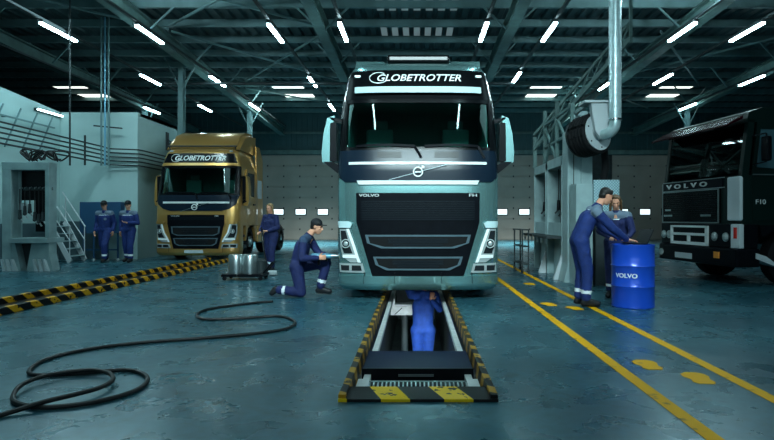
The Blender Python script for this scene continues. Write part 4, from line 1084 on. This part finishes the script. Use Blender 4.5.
def rot(v, a): c, s = math.cos(a), math.sin(a); return Vector((v[0]*c-v[1]*s, v[0]*s+v[1]*c, v[2]))
def walk_pose(h, th, step=.2, female=False, arms=None, lean=.02):
    """forward = +x rotated by th; left = +y"""
    k = h/1.78; sw = .17 if female else .195
    Jt = dict(pel=(0, 0, .97), chest=(lean, 0, 1.28), neck=(lean, 0, 1.47), head=(lean+.03, 0, 1.645),
              lsh=(lean, sw, 1.42), rsh=(lean, -sw, 1.42), lel=(-.06, sw+.06, 1.14), rel=(-.03, -sw-.06, 1.14), lwr=(.05, sw+.07, .90), rwr=(.08, -sw-.06, .90),
              lhip=(0, .09, .93), rhip=(0, -.09, .93), lkn=(step*.6+.04, .10, .50), rkn=(-step*.25+.03, -.10, .50),
              lan=(step*.75, .10, .10), ran=(-step*.8, -.10, .12), ltoe=(step*.75+.17, .12, .045), rtoe=(-step*.8+.165, -.12, .045))
    if arms: Jt.update(arms)
    return {a: rot(Vector(v)*k, th) for a, v in Jt.items()}
down = (0, 0, -1)
def hnd(d, n, s, curl, th=0): return (rot(d, th), rot(n, th), rot(s, th), curl)

# two men walking by the white room
th = math.radians(-92)
J = walk_pose(1.74, th, .26)
person('man in blue coverall and dark cap walking on the left, looking down', (-8.83, 15.9, 0), J, rot((1, .15, -.45), th),
       {'l': hnd((.1, 0, -1), (0, -1, 0), (1, 0, 0), .5, th), 'r': hnd((.15, 0, -1), (0, 1, 0), (1, 0, 0), .5, th)}, cap=True, k=1.0, cov='cov', badge=True)
J = walk_pose(1.74, th, .12, arms=dict(lel=(.02, .27, 1.13), lwr=(.24, .10, 1.14), rel=(-.06, -.26, 1.13), rwr=(.02, -.24, .90)))
person('man in blue coverall and cap walking beside the room corner, hand at chest', (-8.1, 15.8, 0), J, rot((1, .1, -.25), th),
       {'l': hnd((.5, -1, .15), (0, 0, 1), (1, 0, 0), .6, th), 'r': hnd((.1, 0, -1), (0, 1, 0), (1, 0, 0), .5, th)}, cap=True, cov='cov')
# woman with the oil drainer, beside the gold truck
th = math.radians(-115)
J = walk_pose(1.60, th, .12, True, arms=dict(lel=(.05, .26, 1.14), lwr=(.26, .10, 1.05), rel=(.05, -.26, 1.14), rwr=(.25, -.16, 1.02)))
WX, WY = -3.44, 13.3
person('blonde woman in navy coverall standing beside the gold truck wheel holding a pipe', (WX, WY, 0), J, rot((1, .1, -.2), th),
       {'l': hnd((.7, -.7, .1), (0, 0, -1), (1, 0, .5), 1.0, th), 'r': hnd((.9, .2, -.1), (0, .3, -1), (0, 1, .3), 1.0, th)}, female=True, hair='hair_blond', long_hair=True, cov='cov_navy', yoke=False, bands=True, k=.97)
# kneeling mechanic
o_ = Vector((-1.80, 9.0, 0))
def W3(x, y, z): return Vector((x, y, z))
J = dict(pel=(-.10, .02, .50), chest=(-.02, .0, .80), neck=(.07, .0, .97), head=(.20, 0, 1.105), lsh=(.05, .18, .92), rsh=(.03, -.19, .90),
         lel=(.20, .22, .66), rel=(.02, -.27, .62), lwr=(.42, .08, .62), rwr=(.26, -.17, .62),
         lhip=(-.08, .09, .47), rhip=(-.10, -.10, .47), lkn=(.34, .12, .52), rkn=(-.02, -.14, .075), lan=(.24, .12, .11), ran=(-.40, -.13, .115),
         ltoe=(.41, .13, .045), rtoe=(-.50, -.13, .05))
person('man in dark cap and navy coverall kneeling at the teal truck with a wrench tool', o_, J, (1, -.08, -.22),
       {'l': ((1, -.2, -.05), (0, 0, 1), (0, -1, 0), .9), 'r': ((1, .2, .1), (0, 1, 0), (0, 0, 1), 1.1)}, cap=True, cov='cov_navy', ymat='yoke_navy')
# impact wrench held by the kneeling man
t = thing('impact_wrench', 'blue grey impact wrench held against the teal truck by the kneeling man', 'wrench', (-1.868, 9.0, 0))
y0 = -.085
MB().cone((.22, y0, .645), (.52, y0, .645), .045, .042, 18).ball((.22, y0, .645), .045).build('motor_body', M['tool_blue'], t, True)
MB().cone((.52, y0, .645), (.60, y0, .645), .036, .024, 16).cone((.60, y0, .645), (.635, y0, .645), .014).build('nose', M['steel'], t, True)
MB().bb(.30, .34, y0-.02, y0+.02, .50, .63, bev=.01).build('grip', M['black'], t)
MB().bb(.42, .46, y0-.02, y0+.02, .56, .62, bev=.008).build('battery_clip', M['black'], t)
# mechanic standing in the pit
J = dict(pel=(0, 0, -.60), chest=(.0, 0, -.22), neck=(.0, .02, .0), head=(.03, .03, .18), lsh=(-.20, .03, -.05), rsh=(.20, -.01, -.05),
         lel=(-.27, .03, .14), rel=(.27, -.14, -.26), lwr=(-.15, .0, .34), rwr=(.13, -.23, -.10),
         lhip=(-.10, 0, -.64), rhip=(.10, 0, -.64), lkn=(-.09, .04, -1.0), rkn=(.09, .04, -1.0), lan=(-.10, 0, -1.35), ran=(.10, 0, -1.35), ltoe=(-.12, .16, -1.405), rtoe=(.12, .16, -1.405))
person('mechanic in bright blue coverall standing in the pit, arms raised under the teal truck', (.12, 9.42, 0), J, (.6, .8, .3),
       {'l': ((.1, 0, 1), (1, 0, 0), (0, 1, 0), .8), 'r': ((.2, .1, 1), (0, 1, .2), (1, 0, 0), .9)}, cov='cov_bright', yoke=False, bands=False)
# man leaning on the drum
J = dict(pel=(-.10, .0, .96), chest=(.02, .0, 1.24), neck=(.16, .0, 1.42), head=(.27, -.01, 1.555), lsh=(.12, .19, 1.36), rsh=(.08, -.19, 1.34),
         lel=(.30, .22, 1.10), rel=(.30, -.22, 1.10), lwr=(.55, .16, .955), rwr=(.53, -.12, .945),
         lhip=(-.10, .09, .92), rhip=(-.10, -.09, .92), lkn=(-.04, .10, .50), rkn=(-.02, -.10, .50), lan=(-.08, .10, .10), ran=(-.04, -.10, .10), ltoe=(.10, .12, .045), rtoe=(.14, -.12, .045))
MX, MY = 2.42, 7.95
person('dark-haired man in blue coverall leaning over the blue drum with both hands', (MX, MY, 0), J, (1, .05, -.45),
       {'l': ((1, -.1, -.12), (0, 0, -1), (0, -1, 0), .25), 'r': ((1, .1, -.12), (0, 0, -1), (0, 1, 0), .25)}, cov='cov')
# woman behind the drum
th = math.radians(-118)
J = dict(pel=(-.02, 0, .90), chest=(.03, 0, 1.17), neck=(.08, 0, 1.345), head=(.13, .0, 1.49), lsh=(.07, .165, 1.29), rsh=(.07, -.165, 1.29),
         lel=(.14, .24, 1.05), rel=(.14, -.24, 1.05), lwr=(.36, .20, .95), rwr=(.36, -.02, .95),
         lhip=(-.02, .09, .87), rhip=(-.02, -.09, .87), lkn=(.01, .1, .47), rkn=(.01, -.1, .47), lan=(-.03, .1, .10), ran=(-.03, -.1, .10), ltoe=(.13, .12, .045), rtoe=(.13, -.12, .045))
J = {a: rot(v, th) for a, v in J.items()}
person('woman with long hair in navy coverall behind the drum, using the laptop', (3.13, 8.72, 0), J, rot((1, .15, -.45), th),
       {'l': hnd((1, -.1, -.1), (0, 0, -1), (0, -1, 0), .3, th), 'r': hnd((1, .1, -.1), (0, 0, -1), (0, 1, 0), .3, th)}, female=True, hair='hair_brown', long_hair=True, cov='cov_navy', yoke=True, k=.97)

# ------------------------------------------------------------------ drum and laptop
DX, DY = 3.07, 7.93
t = thing('oil_drum', 'large blue steel drum with white lettering standing beside the yellow line', 'drum', (DX, DY, 0))
R_ = .287
prof = [(R_-.03, .012), (R_-.005, .0), (R_+.004, .015), (R_, .03), (R_, .285), (R_+.012, .30), (R_, .315), (R_, .57), (R_+.012, .585), (R_, .60), (R_, .855), (R_+.006, .865), (R_+.004, .88), (R_-.012, .88), (R_-.014, .862), (.001, .862)]
MB().lathe(prof, (0, 0, 0), 'z', 48).build('drum_body', M['drum'], t, True)
MB().cone((-.12, -.12, .862), (-.12, -.12, .876), .03).build('bung', M['steel'], t)
g = text_mesh('VOLVO', .31, .062, offset=.03, extr=.002); g.materials.append(M['letter'])
for v in g.vertices:
    a = -PI/2-.70+v.co.x/R_*1.0; v.co = ((R_+.003+v.co.z)*math.cos(a), (R_+.003+v.co.z)*math.sin(a), .455+v.co.y)
link('lettering', g, t)
t = thing('laptop', 'dark laptop open on top of the blue drum', 'laptop', (DX+.04, DY+.04, .8825), math.radians(-78))
MB().bb(-.15, .15, -.10, .10, .0, .018, bev=.004).build('base', M['screen'], t)
MB().bb(-.13, .13, -.06, .06, .0185, .021).build('keyboard', M['black'], t)
b = MB().box((0, .155, .105), (.30, .010, .22), (-.45, 0, 0)); b.build('lid', M['screen'], t)

# ------------------------------------------------------------------ oil drainer trolley
t = thing('oil_drain_trolley', 'low steel waste oil trolley with two shiny tanks in front of the gold truck', 'trolley', (-3.47, 11.4, 0))
MB().bb(-.42, .42, -.25, .25, .07, .13, bev=.02).build('base_tray', M['black'], t)
for x in (-.18, .10):
    MB().lathe([(.02, .13), (.15, .13), (.155, .16), (.155, .48), (.14, .51), (.02, .52)], (x, -.02, 0), 'z', 28).build('tank', M['steel'], t, True)
MB().lathe([(.02, .13), (.11, .13), (.115, .38), (.05, .42)], (.31, .02, 0), 'z', 20).build('small_tank', M['dark_steel'], t, True)
for x in (-.36, .36):
    for y in (-.2, .2): MB().cone((x, y-.02, .04), (x, y+.02, .04), .04, .04, 14).bb(x-.015, x+.015, y-.01, y+.01, .04, .08).build('castor', M['rubber'], t)
MB().bar((.38, .1, .13), (.55, .25, .35), .03, .03).bar((.38, -.1, .13), (.55, -.02, .35), .03, .03).bar((.55, .25, .35), (.55, -.02, .35), .03, .03).build('push_bar', M['black'], t)
hx, hy = WX, WY
pts = [(-3.12, 11.45, .14), (-3.2, 12.0, .25), (-3.4, 12.5, .55), (-3.54, 12.9, .90), (-3.60, 13.04, 1.02)]
o = MB().tube(catmull(pts, 6), .02, 8).build('drain_pipe', M['black'], None, True); tag(o, 'dark pipe rising from the trolley to the hands of the blonde woman', 'pipe')
o = MB().box((-3.18, 12.15, .06), (.30, .16, .10), (0, 0, .5), 0, .02).build('tool_case', M['light_panel']); tag(o, 'small pale tool case on the floor beside the oil trolley', 'tool case')

# ------------------------------------------------------------------ left equipment frame (front towards the camera)
SC = 42.4
def LX(px): return (min(px, 49)-416)/SC
def LZ(py): return EYE-(py-218)/SC
LD = 13.2
t = thing('tool_station', 'grey steel tool frame with an open bay standing at the left wall', 'tool frame', (0, LD, 0))
x0, x1 = LX(2), LX(55.5); z1 = LZ(162)
b = MB()
b.bb(x0, LX(11), .002, .3, .0, z1-.002, bev=.015); b.bb(LX(45), x1, .002, .3, .25, z1-.002, bev=.015)
b.bb(x0-.004, x1+.004, .0, .304, LZ(170), z1, bev=.015); b.bb(LX(11), LX(14), .25, .29, LZ(238), LZ(170)); b.bb(LX(43), LX(46), .25, .29, LZ(238), LZ(170))
b.build('upright_frame', M['rack'], t)
MB().bb(LX(12), LX(46), .27, .30, LZ(200), LZ(170)).bb(LX(28), LX(46), .27, .30, LZ(232), LZ(200)).build('back_board', M['black'], t)
MB().bb(LX(12), x1+.03, -.12, .55, LZ(243), LZ(238), bev=.01).build('work_shelf', M['rack'], t)
MB().bb(LX(20), LX(50), .1, .16, LZ(190), LZ(187)).build('tool_rail', M['dark_steel'], t)
MB().bb(LX(12), LX(44), .24, .5, .0, LZ(244)).build('lower_panel', M['dark_steel'], t)
for a, c in ((2, 17), (27, 56)):
    f0, f1 = LX(a), LX(c); b = MB()
    q = .10
    b.prism([(f0-.02, 0), (f1+.08, 0), (f1-.06, LZ(243)), (f0+q, LZ(243))], .02, .3, 'y'); b.build('flared_foot', M['rack'], t)
    bb_ = MB(); n_ = 3
    for k in range(n_):
        xx = f1-.06-.12*k; bb_.prism([(xx, 0), (xx+.08, 0), (xx-.02, .28), (xx-.05, .28)], -.06, .03, 'y')
    bb_.build('rib', M['light_panel'], t)
MB().bb(LX(13), LX(19), .2, .4, LZ(210), LZ(203)).build('control_box', M['light_panel'], t)
for i, (px, pl) in enumerate(((18, 220), (23, 216), (28, 214), (33, 222), (37, 224), (41, 222))):
    x = LX(px); zt = LZ(189); zb = LZ(pl)
    tt = thing('air_tool', 'dark air tool hanging in the left tool frame, %s hook from the left' % ORD[i].replace('nearest', 'first'), 'tool', (x, LD+.10, 0), 0, 'air tools in the left frame')
    MB().cone((0, -.03, zb+.22), (0, -.03, zt), .012).build('hose', M['hose'], tt)
    MB().cone((0, -.03, zb+.05), (0, -.03, zb+.24), .04, .03).ball((0, -.03, zb+.05), .045).build('tool_body', M['dark_steel'], tt, True)
    MB().cone((0, -.03, zb+.05), (.07, -.03, zb-.05), .018).build('grip', M['steel'], tt, True)
    MB().tube([(0, -.03, zt-.01), (.0, -.03, zt+.04), (0, .03, zt+.05), (0, .06, zt+.02)], .008, 6).build('hook', M['steel'], tt)
# hoses heaped on top of the frame
rn = random.Random(3)
for i in range(4):
    cx = LX(18+i*8); pts = []
    for k in range(34):
        a = k*.62+i; r = .16+.06*math.sin(k*.9+i)
        pts.append((cx+r*math.cos(a)+.012*k*(1 if i % 2 else .6), LD+.15+.12*math.sin(a*.8), z1+.035+.27*abs(math.sin(a*.55+i))*(1-.2*i/4)))
    o = MB().tube(catmull(pts, 3), .018, 6).build('coiled_hose', M['hose'], None, True)
    tag(o, 'tangled dark hose heaped on top of the left tool frame, %s from the left' % ORD[i].replace('nearest', 'first'), 'hose', 'hoses on the left tool frame')

# stair with railing at the left wall
t = thing('stair', 'small pale steel stair with railing behind the left tool frame', 'stair', (-9.78, 15.6, 0)); t.scale = (.6, 1, 1)
for y in (0, .7): MB().bar((-.75, y, 1.15), (.25, y, 0.02), .05, .18).build('stringer', M['light_panel'], t)
for k in range(5): MB().bb(-.72+.19*k, -.48+.19*k, .02, .68, 1.0-.21*k, 1.03-.21*k).build('tread', M['rack'], t)
for y in (0, .7):
    MB().cone((-.85, y, 2.0), (.25, y, 1.0), .022).cone((-.85, y, 1.6), (.25, y, .6), .016).build('handrail', M['light_panel'], t)
    for x in (-.7, .22): MB().cone((x, y, .08+(.25-x)*1.1), (x, y, 1.02+(.25-x)*.91), .02).build('post', M['light_panel'], t)

# blue rolling board by the white wall
t = thing('blue_cabinet', 'dark blue flat cabinet on thin wheeled legs against the white room wall', 'cabinet', (-9.24, 16.5, 0))
MB().bb(-.60, .60, -.12, .12, .80, 1.72, bev=.01).build('body', M['board'], t)
for x in (-.5, -.2, .2, .5):
    MB().bb(x-.02, x+.02, -.1, -.06, .07, .8).build('leg', M['board'], t)
    MB().cone((x, -.08-.02, .035), (x, -.08+.02, .035), .035, .035, 12).build('castor', M['light_panel'], t)
MB().bb(-.52, .52, -.1, -.07, .3, .34).build('cross_bar', M['board'], t)

# pipes along the left walls
for i in range(5):
    z = 3.38-.12*i
    pts = [(-9.35, 5, z+.10), (-9.35, BY-.35, z), (-9.2, BY-.2, z-.05), (BX1+.10, BY-.16, z-.08), (BX1+.14, BY+.1, z-.08), (BX1+.12, 24, z-.1)]
    o = MB().tube(pts, .022, 8).build('wall_pipe', M['dark_steel'], None, True)
    tag(o, 'dark service pipe along the left wall, %s pipe from the top' % ORD[i].replace('nearest', 'first'), 'pipe', 'service pipes on the left wall')
for i, (y, zz) in enumerate(((8.5, 4), (12.4, 4), (15.9, 4))):
    b = MB().bb(-9.42, -9.38, y-.02, y+.02, 2.75, 3.6)
    o = b.build('pipe_bracket', M['dark_steel']); tag(o, 'dark upright bracket clamping the service pipes, %s from the camera' % ORD[i], 'bracket', 'pipe brackets')
for i, (x, y) in enumerate(((-9.33, 16.6), (-9.22, 16.6), (-9.11, 16.6))):
    o = MB().cone((x, y, 2.8), (x, y, 7.2), .028).build('riser_pipe', M['tool_blue' if i == 1 else 'purlin'], None, True)
    tag(o, 'thin vertical riser pipe before the white room wall, %s from the left' % ORD[i].replace('nearest', 'first'), 'pipe', 'riser pipes')
o = MB().bar((-9.6, 16.68, 4.0), (-8.75, 16.68, 3.92), .04, .04).build('pipe_clamp_bar', M['dark_steel']); tag(o, 'short cross bar clamping the riser pipes high up', 'clamp')
o = MB().cone((-8.9, 14.4, 2.6), (-8.9, 14.4, 7.2), .022).build('drop_pipe', M['dark_steel'], None, True); tag(o, 'single thin dark pipe dropping from the roof left of the riser pipes', 'pipe')
t = thing('floodlight', 'small dark floodlight on a bracket on the side wall of the white room', 'floodlight', (BX1, 19.0, 3.65))
MB().box((.22, 0, 0), (.22, .3, .22), (0, .3, 0), 0, .02).build('housing', M['dark_steel'], t)
MB().bar((0, 0, .3), (.2, 0, .1), .03, .03).bb(0, .03, -.1, .1, -.1, .5).build('bracket', M['dark_steel'], t)
# white cable tray frame high on the left wall
t = thing('ladder_frame', 'pale angled ladder frame fixed high on the white left wall', 'frame', (BX0+.15, 14.6, 0))
for k in range(5): MB().bar((0, -1.4+.65*k, 3.1), (.0, -.8+.65*k, 4.2), .03, .03).build('diagonal', M['purlin'], t)
MB().bar((-.15, 0, 3.9), (0, 0, 3.9), .04, .04).bar((0, -1.6, 3.9), (0, 1.9, 3.9), .04, .04).bar((0, -1.6, 3.3), (0, 1.9, 3.3), .04, .04).build('rail', M['purlin'], t)

# ------------------------------------------------------------------ right equipment racks (open side towards the left)
def rack(y0, y1, xw, z1, lb, seed):
    t = thing('equipment_rack', lb, 'rack', (2.95, 0, 0))
    b = MB(); w = .06
    b.bb(0, xw, y0, y0+w, .0, z1, bev=.01); b.bb(0, xw, y1-w, y1, .0, z1, bev=.01); b.bb(0, xw, y0, y1, z1-.2, z1, bev=.01); b.bb(xw-.05, xw, y0, y1, .1, z1)
    b.build('rack_frame', M['rack'], t)
    MB().bb(xw-.09, xw-.05, y0+w, y1-w, 1.0, z1-.2).build('back_board', M['black'], t)
    MB().bb(-.3, xw-.06, y0+.02, y1-.02, .83, .88).build('work_shelf', M['dark_steel'], t)
    MB().bb(.02, .2, y0+w, y1-w, .88, 1.15).build('storage_box', M['rack'], t)
    MB().prism([(y0, 0), (y1, 0), (y1-.15, .8), (y0+.15, .8)], .15, xw-.06, 'x').build('flared_foot', M['rack'], t)
    MB().prism([(-.16, 0), (.12, 0), (.12, .55), (.02, .55)], y0, y0+.08, 'y').build('foot_wedge', M['light_panel'], t)
    for k in range(3):
        MB().bb(-.27, -.25, y0+.2+k*.4, y0+.32+k*.4, .72, .83).build('drawer_pull', M['steel'], t)
    return t
rack(11.35, 12.65, .38, 2.52, 'nearer grey open tool rack behind the leaning man, facing left', 1)
rack(12.75, 14.0, .38, 2.5, 'farther grey open tool rack beside the rear doors, facing left', 2)
i = 0
for y in (11.65, 11.95, 12.25, 13.0, 13.3, 13.6):
    tt = thing('air_tool', 'dark tool on a cable hanging in the right racks, %s from the camera' % ORD[i], 'tool', (3.12, y, 0), 0, 'tools hanging in the right racks')
    zb = 1.30+.06*(i % 3)
    MB().cone((0, 0, zb+.2), (0, 0, 2.32), .010).build('cable', M['hose'], tt)
    MB().cone((0, 0, zb), (0, 0, zb+.22), .045, .03).build('tool_body', M['black'], tt, True)
    MB().cone((0, 0, zb+.02), (-.08, 0, zb-.07), .018).build('grip', M['dark_steel'], tt, True); i += 1
t = thing('work_trolley', 'thin dark shelf trolley standing left of the tool racks', 'trolley', (2.55, 13.2, 0))
for x in (-.14, .0):
    for y in (-.5, .5): MB().bb(x-.015, x+.015, y-.015, y+.015, .07, .99).ball((x, y, .035), .035).build('leg', M['dark_steel'], t)
for z in (.2, .6, .98): MB().bb(-.155, .015, -.52, .52, z-.012, z+.012).build('shelf', M['dark_steel'], t)
# tall equipment column
t = thing('equipment_column', 'tall pale grey metal equipment column behind the leaning man', 'column', (2.95, 10.9, 0))
MB().bb(0, .26, 0, .4, .35, 2.95, bev=.015).bb(.27, .50, .04, .4, .35, 2.95, bev=.015).build('column_body', M['rack'], t)
MB().bb(.11, .125, -.008, 0, .4, 2.9).build('seam', M['dark_steel'], t)
MB().prism([(-.08, 0), (.55, 0), (.50, .36), (.0, .36)], -.04, .42, 'y').build('base_foot', M['rack'], t)
MB().bb(.06, .20, -.03, 0, 1.84, 1.90).bb(.10, .22, -.05, 0, 1.7, 1.76).build('switch', M['black'], t)
t = thing('control_panel', 'flat grey control cabinet with pale perforated sheet behind the drum pair', 'cabinet', (3.27, 10.55, 0))
MB().bb(-.31, .0, -.2, .25, 0, 1.88, bev=.01).build('cabinet_body', M['rack'], t)
p = MB().bb(.0, .47, -.26, -.2, 1.3, 1.95, bev=.005).build('perforated_sheet', M['perf'], t)
MB().bb(.05, .45, -.2, .2, 0, 1.3).build('cabinet_side', M['dark_steel'], t)
# exhaust hose reel with duct
RX, RY, RZ = 3.31, 10.15, 2.80
ax = Vector((.50, -.84, .12)).normalized()
t = thing('exhaust_hose_reel', 'big black exhaust hose reel with pale disc on the equipment column', 'hose reel', (RX, RY, RZ))
c = Vector((0, 0, 0))
def disc(mb, a0, a1, r0, r1=None, seg=40): return mb.cone(c+ax*a0, c+ax*a1, r0, r1 or r0, seg)
b = MB(); disc(b, -.42, -.06, .30)
for k in range(5): 
    pts = []; e1 = ax.orthogonal().normalized(); e2 = ax.cross(e1)
    for m_ in range(36):
        a = 2*PI*m_/36; pts.append(c+ax*(-.37+.075*k)+(e1*math.cos(a)+e2*math.sin(a))*.335)
    b.tube(pts, .052, 10, True)
b.build('wound_hose', M['rubber'], t, True)
disc(MB(), -.02, .0, .325).build('front_disc', M['light_panel'], t, True)
disc(MB(), -.47, -.45, .36).build('rear_disc', M['dark_steel'], t, True)
b = MB(); e1 = Vector((.86, .5, 0)); 
for k in range(6):
    a = PI*k/3; b.ball(c+ax*.003+(ax.orthogonal().normalized()*math.cos(a)+ax.cross(ax.orthogonal().normalized())*math.sin(a))*.27, .016, 8)
b.build('bolts', M['dark_steel'], t)
disc(MB(), .0, .05, .16, .13).build('hub', M['steel'], t, True)
b = MB(); b.prism([(-.20, .50), (.22, .50), (.19, .0), (.12, -.12), (-.02, -.14), (-.12, 0)], -.20, -.06, 'y')
b.build('bracket_plate', M['light_panel'], t)
MB().bb(-.32, .32, -.24, .18, .50, .54).build('top_rail', M['light_panel'], t)
MB().bb(-.24, -.18, .1, .75, .46, .52).bb(-.24, .02, .7, .76, .05, .52).build('support_arm', M['rack'], t)
t = thing('extraction_duct', 'silver ribbed duct pipe dropping from the roof to the hose reel', 'duct', (3.49, 9.82, 0))
r = .105
MB().cone((0, 0, 2.98), (0, 0, 7.4), r, r, 28).build('duct_pipe', M['duct'], t, True)
b = MB()
for k in range(46): b.tube([(r*math.cos(2*PI*m_/24), r*math.sin(2*PI*m_/24), 3.0+.095*k) for m_ in range(24)], .005, 5, True)
b.build('duct_ribs', M['duct'], t, True)
b = MB(); b.cone((0, 0, 2.96), (0, 0, 2.99), .12, .12, 28).build('collar', M['chrome'], t, True)
pts = [Vector((0, 0, 3.0)), Vector((0, 0, 2.90)), Vector((-.02, .02, 2.82)), Vector((-.07, .06, 2.76)), Vector((-.13, .14, 2.74)), Vector((-.16, .22, 2.76))]
MB().tube(catmull(pts, 5), .095, 24).build('elbow', M['duct'], t, True)
o = MB().tube(catmull([(3.60, 10.75, 2.72), (3.66, 10.86, 2.45), (3.68, 10.9, 2.2), (3.64, 10.92, 1.9), (3.62, 10.92, 1.5)], 6), .07, 16).build('exhaust_hose', M['rubber'], None, True)
tag(o, 'thick black exhaust hose hanging from the reel in front of the perforated sheet', 'hose')
# steel scaffold above the racks
t = thing('steel_gantry', 'grey green steel gantry frame with diagonals rising above the tool racks', 'gantry', (0, 0, 0))
G = M['girder']
for x, y, h in ((3.2, 12.72, 3.9), (3.2, 13.9, 3.9), (3.2, 11.45, 3.6)): MB().bb(x-.04, x+.04, y-.04, y+.04, 2.52, h).build('post', G, t)
MB().bar((3.2, 11.4, 3.55), (3.2, 14.0, 3.55), .06, .06).bar((3.2, 11.4, 3.0), (3.2, 14.0, 3.0), .05, .05).build('rail', G, t)
MB().bar((3.2, 11.45, 2.55), (3.2, 12.7, 3.5), .05, .05).bar((3.2, 12.75, 3.5), (3.2, 13.9, 2.55), .05, .05).bar((3.2, 12.75, 2.55), (3.2, 13.9, 3.5), .05, .05).build('diagonal', G, t)
t = thing('roof_crane_arm', 'dark sloping steel lattice arm rising from the racks towards the roof', 'arm', (0, 0, 0))
MB().bar((3.0, 14.2, 3.0), (4.6, 12.0, 5.1), .07, .09).build('lower_chord', G, t)
MB().bar((3.0, 14.2, 3.35), (4.6, 12.0, 5.45), .06, .06).build('upper_chord', G, t)
b = MB()
for k in range(8):
    p = Vector((3.0, 14.2, 3.0)).lerp(Vector((4.6, 12.0, 5.1)), k/8); q = Vector((3.0, 14.2, 3.35)).lerp(Vector((4.6, 12.0, 5.45)), (k+1)/8); b.bar(p, q, .03, .03)
b.build('lacing', G, t)
MB().bb(3.0-.03, 3.06, 14.17, 14.23, 2.5, 3.3).build('foot_post', G, t)
MB().bb(4.57, 4.63, 11.97, 12.03, 5.0, 7.2).build('hanger', G, t)
